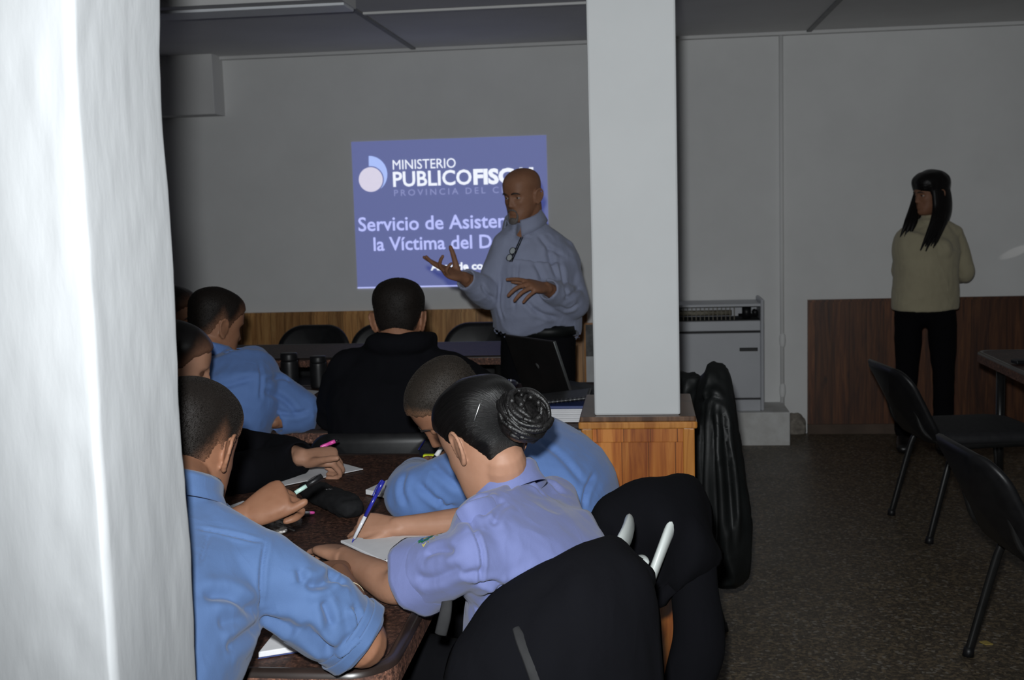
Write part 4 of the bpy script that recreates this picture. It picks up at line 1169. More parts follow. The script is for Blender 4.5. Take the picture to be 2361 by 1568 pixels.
# ------------------------------------------------------------------ the black-sleeved student at the left side
J = dict(pelvis=A(-1.36, 3.06, .52), chest=A(-1.33, 3.07, .77), neck=at(412, 955, 3.06), shL=A(-1.255, 3.25, .835), shR=A(-1.25, 2.90, .85),
         elL=A(-1.075, 3.25, .80), wrL=atz(698, 1054, .815), elR=A(-1.09, 3.00, .80), wrR=A(-.985, 3.235, .785), fw=A(1, 0, 0))
seated_legs(J, A(1, 0, 0), A(0, -1, 0))
head_4 = at(404, 850, 3.05); J['head'] = head_4; f4 = nz(A(.93, .30, -.22))
h4 = dict(W=J['wrL'], d=A(.93, .12, -.02), nrm=A(.0, -.5, .86), side=1, curls=[(1.05, 1.3, .8), (1.1, 1.35, .8), (1.15, 1.4, .8), (1.2, 1.4, .8)], thumb=A(.75, -.45, .25), thumb_curl=.2, sc=.95)
t, R, bme, tips4 = person('black-sleeved student with pulled-back dark hair, half hidden behind the near man', J, M_SKINL, .0045, f4, (0, 0, 1), .96, (h4, dict(W=J['wrR'], d=A(.3, .95, 0), nrm=A(0, 0, 1), side=-1, curl=(.5, .7, .5), sc=.9)), build=.9, fem=1, neck_r=.05)
put_hair(t, head_4, R, M_HAIRB, .96, 0, thick=.008, top=.006, hl=wl, seed=9, ragged=.005)
mb = MB(); c = head_4 + R @ A(0, -.115, -.01); mb.ell(c, (.032, .03, .034), R); put('hair_bun', mb, M_BUN, t)
shirt(t, J, M_JACK, .0070, .95, .95, 0, .022, ('long', 'long'), (.052, .054, .056, .056, .046), .02, .006, 41, name='sweater')
trousers(t, J, M_TROU); shoes(t, J, A(1, 0, 0))

# ------------------------------------------------------------------ the profile at the far left
J = dict(pelvis=A(-2.30, 4.40, .52), chest=A(-2.17, 4.42, .82), neck=A(-2.02, 4.43, 1.02), shL=A(-2.06, 4.62, .95), shR=A(-2.06, 4.24, .95),
         elL=A(-1.98, 4.72, .80), wrL=A(-1.78, 4.55, .79), elR=A(-1.98, 4.18, .80), wrR=A(-1.76, 4.30, .79), fw=A(1, 0, 0))
seated_legs(J, A(1, 0, 0), A(0, -1, 0))
head_5 = at(399, 738, 4.45); J['head'] = head_5; J['neck'] = head_5 + A(-.02, 0, -.13)
t, R, bme, _ = person('dark-haired student in profile at the far left, cut off by the white wall', J, M_SKIND, .0055, nz(A(.97, -.12, -.10)), (0, 0, 1), .98,
    (dict(W=J['wrL'], d=A(.9, -.3, 0), nrm=A(0, 0, 1), side=1), dict(W=J['wrR'], d=A(.9, .3, 0), nrm=A(0, 0, 1), side=-1)), neck_r=.056)
put_hair(t, head_5, R, M_HAIRB, .98, 0, thick=.008, top=.010, seed=6); brows(t, head_5, R, .98); eyes(t, head_5, R, .98)
shirt(t, J, M_JACK, .0080, 1, 1, 0, .02, ('long', 'long'), seed=51, name='jacket')
trousers(t, J, M_TROU); shoes(t, J, A(1, 0, 0))

# ------------------------------------------------------------------ the man in blue leaning on the second table
J = dict(pelvis=A(-1.52, 3.80, .52), chest=at(520, 905, 3.80), neck=at(482, 815, 3.88), shL=at(418, 880, 3.92), shR=at(596, 880, 3.82),
         elR=atz(700, 952, .805), wrR=atz(630, 972, .79), elL=A(-1.66, 4.08, .80), wrL=A(-1.45, 4.22, .79), fw=nz(A(.2, .9, -.2)))
seated_legs(J, A(.2, 1, 0), A(1, -.2, 0))
head_6 = at(497, 752, 3.93); J['head'] = head_6; f6 = nz(A(.62, .70, -.22))
h6 = dict(W=J['wrR'], d=A(-.85, .5, -.05), nrm=A(0, -.3, 1), side=-1, curl=(.3, .5, .4), sc=.95)
h6l = dict(W=J['wrL'], d=A(.9, .2, 0), nrm=A(0, 0, 1), side=1, sc=.95)
t, R, bme, _ = person('man in a blue shirt leaning an elbow on the second table, seen from behind', J, M_SKIND, .0050, f6, (0, 0, 1), .99, (h6, h6l), neck_r=.058)
put_hair(t, head_6, R, M_HAIRC, .99, 8000, .009, .0007, 8, thick=.006, top=.007, fade_h=.06)
F6 = [([(600, 835), (603, 880), (600, 925)], .006, -.004), ([(605, 900), (650, 920), (690, 960)], .010, -.006), ([(640, 950), (680, 955), (715, 945)], .008, -.005), ([(460, 900), (520, 890), (590, 870)], .010, -.004), ([(610, 880), (650, 870), (670, 880)], .008, -.005)]
shirt(t, J, M_BLUE2, .0065, 1.0, 1.0, 0, .02, ('long', 'long'), (.070, .070, .068, .060, .050), .01, .006, 61, F6)
collar(t, J['neck'] + A(0, -.004, .010), nz(R[:, 2] + A(0, .1, .9)), nz(A(.4, .9, -.2)), .069, .030, M_BLUE2, .038, .5, flare=.012)
trousers(t, J, M_TROU); shoes(t, J, A(.2, 1, 0))

# ------------------------------------------------------------------ the man in the black jacket
J = dict(pelvis=A(-.87, 3.78, .52), chest=A(-.85, 3.84, .84), neck=at(920, 786, 3.86), shL=at(812, 862, 3.86), shR=at(1022, 862, 3.86),
         elL=atz(785, 945, .81), wrL=A(-.88, 4.15, .80), elR=A(-.55, 4.0, .81), wrR=A(-.74, 4.2, .80), fw=A(0, .95, -.1))
seated_legs(J, A(0, 1, 0), A(1, 0, 0))
head_7 = at(920, 738, 3.90); J['head'] = head_7; f7 = nz(A(-.05, .97, -.14))
t, R, bme, _ = person('man in a black jacket seen from behind, below the projected slide', J, M_SKIN, .0052, f7, (0, 0, 1), 1.02,
    (dict(W=J['wrL'], d=A(.9, .3, 0), nrm=A(0, 0, 1), side=1), dict(W=J['wrR'], d=A(-.9, .3, 0), nrm=A(0, 0, 1), side=-1)), neck_r=.062)
put_hair(t, head_7, R, M_HAIRC, 1.02, 8000, .010, .0007, 12, thick=.008, top=.008, fade_h=.03, line_shift=-.016)
def hood(mb):
    n = J['neck']
    mb.tube([n + A(-.09, .02, -.01), n + A(-.07, -.06, .0), n + A(0, -.085, .0), n + A(.07, -.06, .0), n + A(.10, .02, .0)], [.026, .034, .036, .036, .030], hint=(0, 0, 1), n=14, sub=5)
    mb.tube([J['elL'] - A(0, 0, .01), J['elL'] + A(.02, -.02, .03)], [.072, .06], hint=(0, 0, 1), n=14, sub=3)
shirt(t, J, M_JACK, .0072, 1.10, 1.12, 0, .034, ('long', 'long'), (.092, .092, .090, .082, .06), .02, .008, 71, name='jacket', extra=hood)
trousers(t, J, M_TROU); shoes(t, J, A(0, 1, 0))

# ------------------------------------------------------------------ the lecturer
fw = nz(A(-.50, -.85, 0)); rt_ = A(-.85, .50, 0)      # his right is to the left of the photo
pl_ = at(1240, 765, 5.30); 
J = dict(pelvis=A(pl_[0], 5.30, .972), chest=A(pl_[0]-.0, 5.29, 1.24), neck=at(1213, 508, 5.29), shR=at(1168, 565, 5.22), shL=at(1294, 580, 5.33),
         elR=at(1128, 678, 5.17), wrR=at(1068, 640, 5.00), elL=at(1322, 700, 5.26), wrL=at(1258, 664, 5.02), fw=fw)
for s, k in (('L', -1), ('R', 1)):
    J['hip'+s] = J['pelvis'] + rt_*k*.095 + A(0, 0, -.075)
    J['kn'+s] = J['hip'+s] + A(-.01, -.02, -.41) + rt_*k*.02
    J['ank'+s] = J['kn'+s] + A(0, .03, -.375) + rt_*k*.02
head_8 = at(1205, 451, 5.26); J['head'] = head_8; f8 = nz(A(-.52, -.80, -.13))
h8r = dict(W=J['wrR'], d=nz(at(1020, 624, 4.93)-J['wrR']), nrm=nz(A(-.15, .5, -.80)), side=-1, curls=[(.02, .05, .05), (.15, .15, .1), (.45, .6, .4), (.6, .7, .5)], thumb=A(-.15, -.1, 1), thumb_curl=.1, spread=.13, sc=1.08)
h8l = dict(W=J['wrL'], d=nz(at(1205, 655, 4.90)-J['wrL']), nrm=nz(A(.2, -.55, .75)), side=1, curls=[(.1, .15, .1), (.5, .5, .3), (.6, .5, .3), (.65, .4, .3)], thumb=A(-.95, -.15, .15), thumb_curl=.1, spread=.14, sc=1.08)
t, R, bme, _ = person('bald man with a grey goatee lecturing with both hands raised, in a pale blue-grey shirt', J, M_SKIND, .0046, f8, (0, 0, 1), 0.98, (h8r, h8l), build=1.06, depth=1.1, belly=.07, armr=1.1, neck_r=.064, smooth_n=2)
eyes(t, head_8, R, .98); brows(t, head_8, R, .98)
g = lambda x, y, z: head_8 + .98*(R @ A(x, y, z))
put('goatee', MB().tube([g(-.023, .0855, -.068), g(-.024, .083, -.085), g(-.012, .088, -.108), g(.012, .088, -.108), g(.024, .083, -.085), g(.023, .0855, -.068)], [.003, .005, .009, .009, .005, .003], hint=R[:, 1], n=10, sub=5).ell(g(0, .088, -.102), (.02, .012, .014), R), M_GREYBRD, t)
put('moustache', MB().tube([g(-.024, .0885, -.062), g(-.012, .0945, -.053), g(0, .097, -.052), g(.012, .0945, -.053), g(.024, .0885, -.062)], [.003, .0042, .004, .0042, .003], hint=R[:, 2], n=8, sub=5), M_GREYBRD, t)
F8 = [([(1206, 512), (1202, 528), (1198, 545)], .014, -.030), ([(1262, 560), (1270, 600), (1290, 650)], .012, -.006), ([(1290, 600), (1300, 650), (1310, 690)], .010, -.006), ([(1195, 600), (1190, 660), (1185, 720)], .008, -.005), ([(1210, 690), (1240, 720), (1290, 735)], .010, -.006),
      ([(1230, 600), (1250, 640), (1262, 690)], .012, -.006), ([(1155, 640), (1150, 700), (1160, 740)], .008, -.005), ([(1300, 690), (1320, 680), (1338, 660)], .010, -.006), ([(1285, 705), (1310, 715), (1335, 700)], .010, -.006), ([(1110, 655), (1120, 675), (1140, 690)], .008, -.005), ([(1240, 540), (1265, 570), (1300, 590)], .01, -.005)]
s8, s8m = shirt(t, J, M_SHIRTG, .0055, 1.08, 1.10, .085, .020, ('long', 'long'), (.066, .070, .068, .066, .048), .02, .007, 81, F8, wscale=10)
collar(t, J['neck'] + A(-.01, -.015, .004), A(-.15, -.25, 1), nz(fw + A(0, 0, -.25)), .074, .034, M_SHIRTG, .052, .95, flare=.022)
belt = MB().tube([J['pelvis'] + A(0, 0, -.022), J['pelvis'] + A(0, 0, -.060)], [(.182, .136), (.182, .136)], hint=rt_, n=36, sub=2, cap=(0, 0), power=2.3)
put('belt', belt, M_LEATH, t)
trousers(t, J, M_TROU, r=(.098, .086, .075, .070, .070), wsc=.90); shoes(t, J, fw)
tr8 = bvh(s8m)
def on8(px, py, lift=.006):
    d = nz(ray(px, py)); h = tr8.ray_cast(Vector(CAM - OFF[t]), Vector(d)); return np.array(h[0]) + OFF[t] - d*lift
try:
    a, b = on8(1201, 548), on8(1176, 603)
    gl = thing('reading_glasses', b, 'folded reading glasses hanging from the front of the lecturer shirt', 'glasses')
    put('temple', MB().tube([a, lerp(a, b, .5), b], [.0028]*3, n=8, sub=2), M_BLACKPL, gl)
    put('temple', MB().tube([a + A(.008, 0, 0), lerp(a, b, .5) + A(.008, -.003, 0), b + A(.008, 0, 0)], [.0028]*3, n=8, sub=2), M_BLACKPL, gl)
    ax = nz(b - a); sd = nz(np.cross(ax, A(0, 1, 0)))
    for k, (u0, u1) in enumerate(((.42, .68), (.70, .96))):
        c = lerp(a, b, (u0+u1)/2) + A(-.010, -.008, 0); h = np.linalg.norm(b-a)*(u1-u0)/2
        ring = [c + ax*h*math.cos(q) + sd*.012*math.sin(q) for q in np.linspace(0, 2*math.pi, 20)]
        put('lens_rim', MB().tube(ring, [.0018]*20, n=6, sub=1), M_BLACKPL, gl)
        mm = MB().add([c + ax*h*math.cos(q) + sd*.012*math.sin(q) for q in np.linspace(0, 2*math.pi, 20, endpoint=False)], [tuple(range(20))])
        put('lens', mm, mat('lens_glass', (.42, .45, .47), (.38, .41, .43), .08, 20), gl, smooth=False)
except TypeError:
    pass

# ------------------------------------------------------------------ the woman standing by the wall
px_ = at(2133, 700, 7.02)[0]
fw = nz(A(-.22, -.97, 0)); rt_ = A(-.97, .22, 0)
J = dict(pelvis=A(px_, 7.02, .90), chest=A(px_, 7.01, 1.18), neck=at(2147, 508, 7.02), shR=at(2092, 545, 6.98), shL=at(2198, 540, 7.06), elL=at(2226, 628, 7.10), wrL=at(2200, 642, 7.20),
         elR=at(2078, 628, 7.14), wrR=at(2130, 648, 7.22), fw=fw)
for s, k in (('L', -1), ('R', 1)):
    J['hip'+s] = J['pelvis'] + rt_*k*.09 + A(0, 0, -.06)
    J['kn'+s] = J['hip'+s] + A(0, -.02, -.38) + rt_*k*.01
    J['ank'+s] = J['kn'+s] + A(0, .02, -.375) + rt_*k*.01
head_9 = at(2146, 449, 6.99); J['head'] = head_9; f9 = nz(A(-.93, -.35, -.06))
h9 = dict(W=J['wrL'], d=A(-.95, .1, -.1), nrm=A(.1, -.9, .1), side=1, curl=(.4, .6, .4), sc=.9)
t, R, bme, _ = person('woman with long black hair and cream turtleneck standing by the wall, hands behind her back', J, M_SKIN, .0050, f9, (0, 0, 1), .97, (h9,), build=.93, depth=.92, armr=.9, fem=1, nose=.9, neck_r=.050)
def hl9(th): return np.interp(th, [0, .5, .9, 1.15, 1.35, 1.6, 2.0, math.pi], [.034, .030, .02, -.04, -.09, -.10, -.10, -.10])
mb, m_, fd = hair_shell(head_9, R, .97, .015, .010, -.006, hl9, 7, .003)
k9 = MB(); k9.v, k9.f = mb.v, mb.f
r9 = np.random.default_rng(5)
for th in np.concatenate([np.linspace(1.25, 2.2, 9), np.linspace(-1.25, -2.2, 9), np.linspace(2.3, 4.0, 8)]):
    x, y = .074*math.sin(th), .085*math.cos(th) - .008
    side_ = np.sign(math.sin(th))
    L = .27 + .04*r9.random()
    p = [head_9 + R @ A(x*.80, y*.80, .085), head_9 + R @ A(x*1.07, y*1.07, .02), head_9 + R @ A(x*1.13, y*1.12, -.07)]
    fwd_off = fw*(.045 if abs(math.sin(th)) > .7 else -.01)
    sw_ = A(-.05, 0, 0) if math.sin(th)*1.0 < 0 else A(.01, 0, 0)
    p.append(p[-1] + A(0, 0, -.08) + fwd_off*.8 + sw_*.3); p.append(p[0]*0 + head_9 + A(*( (p[-1]-head_9)[:2]), -L) + fwd_off + sw_*1.2 + r9.normal(0, .006, 3))
    k9.tube(p, [(.016, .010), (.022, .012), (.022, .013), (.020, .012), (.004, .003)], hint=np.cross(R @ A(x, y, 0), (0, 0, 1)), n=10, sub=5)
for dx in (-8, 0, 8):
    k9.tube([at(2116+dx*.3, 440, 7.03), at(2108+dx*.5, 480, 6.99), at(2100+dx, 512, 6.93), at(2086+dx*1.3, 546, 6.91)], [(.014, .01), (.020, .012), (.018, .010), (.003, .003)], hint=(1, 0, 0), n=10, sub=5)
me9 = k9.mesh('hair'); put('hair', me9, M_HAIRB, t)
brows(t, head_9, R, .97); eyes(t, head_9, R, .97)
def turtle(mb):
    up = nz(J['neck']-J['chest']); n = J['neck']
    mb.tube([n - up*.03, n + up*.02, n + up*.055], [.072, .060, .058], hint=(1, 0, 0), n=20, sub=4)
    for s in (-1, 1): mb.ell(J['chest'] + fw*.070 + rt_*s*.070 + A(0, 0, -.01), (.075, .060, .075))
shirt(t, J, M_CREAM, .0060, .99, 1.02, .02, .024, ('long', 'long'), (.060, .057, .053, .050, .038), .075, .004, 91, name='sweater', extra=turtle)
trousers(t, J, M_TROU, r=(.080, .076, .062, .056, .055), wsc=.80); shoes(t, J, fw)

# ------------------------------------------------------------------ coats over the chairs
def drape(name, rows, m, label, solid=.028, seed=1, amp=.020, scale=8, cat='jacket', sub=6):
    G = [[at(*p) for p in r] for r in rows]
    mb = patch(G, sub); me = mb.mesh(name)
    wrinkle(me, amp, scale, seed, along=(0, 0, 1), stretch=2.5)
    o = put(name, me, m, None, solid=solid); tag(o, label, cat)
    return o
j1 = drape('jacket', [
    [(1088, 1500, 2.03), (1165, 1425, 2.05), (1255, 1352, 2.09), (1345, 1285, 2.11), (1422, 1258, 2.13), (1478, 1296, 2.17)],
    [(1068, 1484, 1.95), (1150, 1405, 1.96), (1250, 1330, 1.98), (1350, 1264, 2.01), (1418, 1250, 2.05), (1474, 1308, 2.12)],
    [(1040, 1530, 1.90), (1140, 1468, 1.89), (1250, 1398, 1.90), (1365, 1330, 1.93), (1452, 1312, 1.99), (1500, 1342, 2.05)],
    [(1020, 1600, 1.88), (1130, 1568, 1.85), (1250, 1515, 1.85), (1370, 1455, 1.88), (1462, 1425, 1.94), (1512, 1440, 2.01)],
    [(1010, 1700, 1.87), (1130, 1690, 1.84), (1260, 1655, 1.84), (1380, 1610, 1.87), (1468, 1575, 1.92), (1525, 1575, 1.99)],
    [(1000, 1900, 1.87), (1130, 1900, 1.84), (1260, 1890, 1.84), (1385, 1860, 1.87), (1475, 1830, 1.92), (1545, 1810, 1.99)]],
    M_JACK, 'black jacket draped over the chair of the woman with the bun', .030, 3)
tr1 = bvh(j1.data)
P = []
for q in ((1190, 1448), (1205, 1480), (1222, 1525), (1240, 1580), (1252, 1640)):
    d = nz(ray(*q)); h = tr1.ray_cast(Vector(CAM - OFF[j1]), Vector(d))
    if h[0] is not None: P.append(np.array(h[0]) + OFF[j1] - d*.017)
M_STRAP = mat('grey_webbing', (.010, .010, .011), (.007, .007, .008), .8, 60)
if len(P) > 2: put('strap', MB().tube(P, [(.007, .002)] + [(.011, .002)]*(len(P)-1), hint=CR, n=10, sub=4), M_STRAP, j1)
put('belt_end', MB().tube([at(1032, 1378, 2.0), at(1026, 1420, 1.985), at(1016, 1462, 1.98)], [(.009, .0025), (.011, .0025), (.011, .0025)], hint=CR, n=10, sub=4), M_STRAP, j1)
j2 = drape('jacket', [
    [(1372, 1200, 2.70), (1440, 1160, 2.74), (1520, 1140, 2.78), (1585, 1135, 2.82), (1618, 1200, 2.84)],
    [(1360, 1215, 2.58), (1402, 1146, 2.61), (1500, 1116, 2.66), (1588, 1100, 2.72), (1622, 1165, 2.76)],
    [(1362, 1262, 2.50), (1440, 1222, 2.56), (1525, 1200, 2.54), (1606, 1190, 2.60), (1642, 1235, 2.68)],
    [(1372, 1330, 2.57), (1450, 1318, 2.60), (1520, 1305, 2.60), (1605, 1290, 2.55), (1655, 1300, 2.64)],
    [(1395, 1440, 2.57), (1440, 1450, 2.60), (1478, 1455, 2.60), (1495, 1420, 2.60), (1500, 1360, 2.60)]],
    M_JACK, 'black jacket hung over the chair beside the wooden plinth', .030, 5)
mb = MB().tube([at(1600, 1200, 2.66), at(1602, 1290, 2.62), at(1606, 1380, 2.60), at(1610, 1470, 2.58), at(1592, 1560, 2.57), at(1560, 1680, 2.57), at(1545, 1780, 2.57)],
    [(.030, .04), (.048, .04), (.054, .045), (.058, .045), (.056, .045), (.050, .04), (.046, .04)], hint=CR, n=20, sub=6)
me = fuse(mb, .008, 2); wrinkle(me, .014, 9, 8, along=(0, 0, 1), stretch=2)
put('sleeve', me, M_JACK, j2)
mb = MB().tube([at(1640, 888, 4.02), at(1641, 915, 3.98), at(1644, 960, 3.96), at(1650, 1040, 3.95), at(1658, 1130, 3.95), at(1664, 1220, 3.95), at(1668, 1292, 3.95)],
    [(.046, .10), (.054, .14), (.062, .15), (.072, .16), (.080, .165), (.088, .165), (.078, .15)], hint=CR, n=30, sub=6, power=2.5, cap=(0, 1))
mb.tube([at(1560, 885, 4.1), at(1585, 886, 4.05), at(1620, 925, 4.0)], [.03, .04, .05], n=14, sub=4)
mb.tube([at(1690, 1000, 3.93), at(1702, 1120, 3.90), at(1714, 1220, 3.89), at(1716, 1290, 3.88)], [(.012, .03), (.018, .035), (.020, .04), (.018, .04)], hint=CR, n=14, sub=5)
me = fuse(mb, .008, 3); wrinkle(me, .022, 19, 12, along=(0, 0, 1), stretch=7)
strokes(me, [([(1638, 930), (1640, 1060), (1646, 1180), (1650, 1285)], .012, -.012), ([(1662, 920), (1676, 1040), (1686, 1160), (1694, 1270)], .010, -.010), ([(1622, 960), (1624, 1100), (1628, 1250)], .010, -.010), ([(1650, 1000), (1662, 1120), (1668, 1240)], .008, .006), ([(1612, 930), (1640, 912), (1668, 925)], .010, -.006)])
cj = put('leather_coat', me, M_LEATH, None); tag(cj, 'black leather coat hanging on a chair behind the wooden plinth', 'coat')

# ------------------------------------------------------------------ things on the foreground table
ZT = .7532
def sheet(name, px, label, cat, m=None, z=ZT, th=.0012, group=None):
    P = [atz(x, y, z) for x, y in px]
    o = put(name, MB().prism([(p[0], p[1]) for p in P], z - .0006, z + th), m or M_PAPER, None, smooth=False)
    return tag(o, label, cat, group)
sheet('paper_sheet', [(614, 1112), (645, 1122), (837, 1082), (764, 1062)], 'white sheet of paper under the fist holding the pink pen', 'paper')
sheet('paper_sheet', [(600, 1056), (655, 1052), (712, 1036), (672, 1033)], 'grey-lit sheet of paper behind the black sleeve on the table', 'paper')
sheet('paper_sheet', [(505, 1176), (590, 1186), (640, 1166), (560, 1156)], 'white sheet of paper under the forearm of the near man', 'paper')
def book(name, px, label, cat, th, m=None, z=ZT, cover=None):
    P = [atz(x, y, z) for x, y in px]
    t = thing(name, (P[0] + P[2])/2, label, cat)
    put('pages', MB().prism([(p[0], p[1]) for p in P], z, z + th), m or M_PAPER, t, smooth=False, bevel=.0015)
    if cover is not None:
        c = sum(P)/len(P); Q = [c + (p-c)*1.02 for p in P]
        put('cover', MB().prism([(p[0], p[1]) for p in Q], z - .0015, z), cover, t, smooth=False)
    return t, P
book('notebook', [(843, 1140), (925, 1156), (1000, 1112), (925, 1102)], 'thick white notepad beside the sleeve of the bowed man', 'notebook', .013)
t, P = book('spiral_notebook', [(785, 1252), (885, 1299), (1060, 1262), (960, 1222)], 'open spiral notebook the woman with the bun writes in', 'notebook', .006)
a, b = P[1], P[2]
for k in range(22):
    c = lerp(a, b, (k+.5)/22) + A(0, 0, .004); d = nz(b-a); e = nz(np.cross(d, (0, 0, 1)))
    put('wire_loop', MB().tube([c + .004*(e*math.cos(q) + A(0, 0, 1)*math.sin(q)) for q in np.linspace(-1.5, 3.6, 8)], [.0006]*8, hint=d, n=5, sub=1), mat('wire', (.55, .55, .58), (.5, .5, .5), .3, 10, metal=1) if k == 0 else bpy.data.materials['wire'], t)
book('notebook', [(596, 1517), (696, 1501), (735, 1470), (640, 1462)], 'white notebook under the folded arm of the near man', 'notebook', .010, cover=M_PAPERB)
sheet('paper_sheet', [(668, 1200), (704, 1188), (701, 1176), (676, 1176)], 'small folded white paper next to the crumpled wrapper', 'paper', th=.004)
mb = MB(); c = atz(648, 1208, .772); mb.ell(c, (.040, .026, .018), None, 36, 26)
V = np.array(mb.v); V += nz(A(1, 1, 1))*0
dv = V - c; V = c + dv*(1 + (vnoise(V*70, 4)-.5)*.9 + (vnoise(V*160, 5)-.5)*.5)[:, None]; V[:, 2] = np.maximum(V[:, 2], .7535)
mb.v = [tuple(v) for v in V]
tag(put('crumpled_wrapper', mb, mat('foil', (.34, .32, .30), (.14, .125, .12), .4, 60, metal=.15), None, smooth=False), 'crumpled silvery wrapper beyond the shoulder of the near man', 'wrapper')
a, b = atz(714, 1126, .775), atz(812, 1172, .775)
dd = nz(b-a)
mb = MB().tube([a, lerp(a, b, .2), lerp(a, b, .55), lerp(a, b, .85), b], [(.026, .016), (.034, .021), (.036, .022), (.035, .024), (.028, .018)], hint=np.cross(dd, (0, 0, 1)), n=20, sub=5, power=2.6)
me = mb.mesh('pencil_case'); wrinkle(me, .010, 26, 6)
pc = put('pencil_case', me, mat('black_canvas', (.011, .011, .012), (.007, .007, .008), .85, 60, spec=.2, bump=.3, bscale=500), None); tag(pc, 'soft black pencil case lying in the middle of the foreground table', 'pencil case')
tp = bvh(pc.data); d = nz(ray(757, 1129)); h = tp.ray_cast(Vector(CAM - OFF[pc]), Vector(d))
if h[0] is not None:
    o0 = np.array(h[0]); mm = MB(); Pp = decal(tp, [(-.012, -.001), (-.006, .0022), (-.002, -.0016), (.003, .002), (.007, -.001), (.012, .0012), (.011, -.0008), (.007, -.0026), (.002, .0002), (-.003, -.0034), (-.007, .0004)], o0, np.array(h[1]), A(0, .5, 1), .0012)
    put('stitched_mark', mm.add(Pp + OFF[pc], [tuple(range(11))]), mat('pale_thread', (.5, .5, .5), (.4, .4, .4), .6, 50), pc, smooth=False)

def pen(name, a, b, segs, label, r=.0042, cat='pen', clip=None):
    """segs: (from, to, radius factor, material, part name)"""
    t = thing(name, a, label, cat)
    for u, v, k0, k1, m, nm in segs:
        put(nm, MB().tube([lerp(a, b, u), lerp(a, b, v)], [r*k0, r*k1], hint=np.cross(nz(b-a), (.3, .4, .86)), n=12, sub=2, cap=(0, 0) if u > 0 else (1, 0)), m, t)
    if clip:
        u, v, m = clip; s = nz(np.cross(nz(b-a), CF))*r*1.5
        put('clip', MB().tube([lerp(a, b, v) + s*.8, lerp(a, b, (u+v)/2) + s*1.1, lerp(a, b, u) + s], [.0012]*3, n=8, sub=2), m, t)
    return t
M_CLEAR = mat('clear_barrel', (.62, .62, .66), (.58, .58, .62), .15, 20)
M_BLUEI = mat('blue_ink', (.020, .025, .30), (.016, .02, .24), .25, 20)
M_PINK = mat('hot_pink', (.80, .10, .42), (.75, .08, .38), .3, 20)
M_LIME = mat('highlighter_yellow', (.62, .72, .02), (.56, .66, .02), .4, 20)
M_TEAL = mat('pale_green_barrel', (.42, .60, .54), (.38, .55, .5), .3, 20)
tip = atz(812, 1250, .7605); top = at(884, 1108, tip[1] + .02)
pen('ballpoint_pen', tip, top, [(0, .06, .25, .55, M_BLUEI, 'tip'), (.06, .42, .9, 1, M_CLEAR, 'grip'), (.42, .80, 1, 1, M_BLUEI, 'barrel'), (.78, 1.0, 1.25, 1.15, M_BLUEI, 'cap')], 'blue ballpoint pen in the writing hand of the woman with the bun', .0043, clip=(.74, .98, M_BLUEI))
ph = tips1[0][4]
pa, pb = at(672, 1142, 2.265), at(743, 1098, 2.30)
pen('ballpoint_pen', pa, pb, [(0, .12, .4, .8, M_BLACKPL, 'tip'), (.12, .48, 1, 1, M_TEAL, 'barrel'), (.48, 1, 1.35, 1.25, M_BLACKPL, 'cap')], 'black-capped pale green pen held up by the near man', .0045, clip=(.55, .98, M_BLACKPL))
pa, pb = at(742, 1030, 3.23), at(781, 1014, 3.25)
pen('ballpoint_pen', pa, pb, [(0, .45, 1, 1, M_PINK, 'grip'), (.45, .78, 1.1, 1.1, M_PINK, 'barrel'), (.78, 1, .8, .6, M_BLACKPL, 'tip')], 'pink pen in the fist with the black sleeve', .0052)
pa, pb = atz(696, 1183, .762), atz(724, 1182, .7575)
pen('gel_pen', pa, pb, [(0, .6, 1, 1, M_CLEAR, 'barrel'), (.6, 1, 1, .9, M_PINK, 'cap')], 'clear pen with a pink cap on the small folded paper', .0042)
# pouch, highlighter and marker by the bowed man
c = atz(994, 1052, .76)
po = thing('pencil_pouch', c, 'black pouch with blue piping near the bowed face of the man', 'pouch')
Q = [atz(966, 1048, .76), atz(1020, 1058, .76), atz(1036, 1020, .76), atz(990, 1014, .76)]
put('pouch_body', MB().prism([(p[0], p[1]) for p in Q], ZT, ZT + .022), M_NAVY, po, smooth=False, bevel=.006)
put('piping', MB().tube([Q[0] + A(0, 0, .016), lerp(Q[0], Q[3], .5) + A(0, 0, .018), Q[3] + A(0, 0, .016)], [.0022]*3, n=8, sub=3), M_BLUEI, po)
hl_a, hl_b = atz(976, 1053, .766), atz(1024, 1053, .766)
tag(put('highlighter', MB().obox((hl_a+hl_b)/2, (hl_b-hl_a)/2, A(0, .009, 0), A(0, 0, .0075)), M_LIME, None, smooth=False, bevel=.003), 'fluorescent yellow highlighter in front of the black pouch', 'highlighter')
pa, pb = at(996, 1066, 2.98), at(1019, 1031, 3.0)
pen('marker_pen', pa, pb, [(0, .4, .9, 1, M_BLACKPL, 'grip'), (.4, 1, 1.1, .8, M_PAPER, 'cap')], 'white-capped black marker standing in the hand of the bowed man', .0062, 'marker')

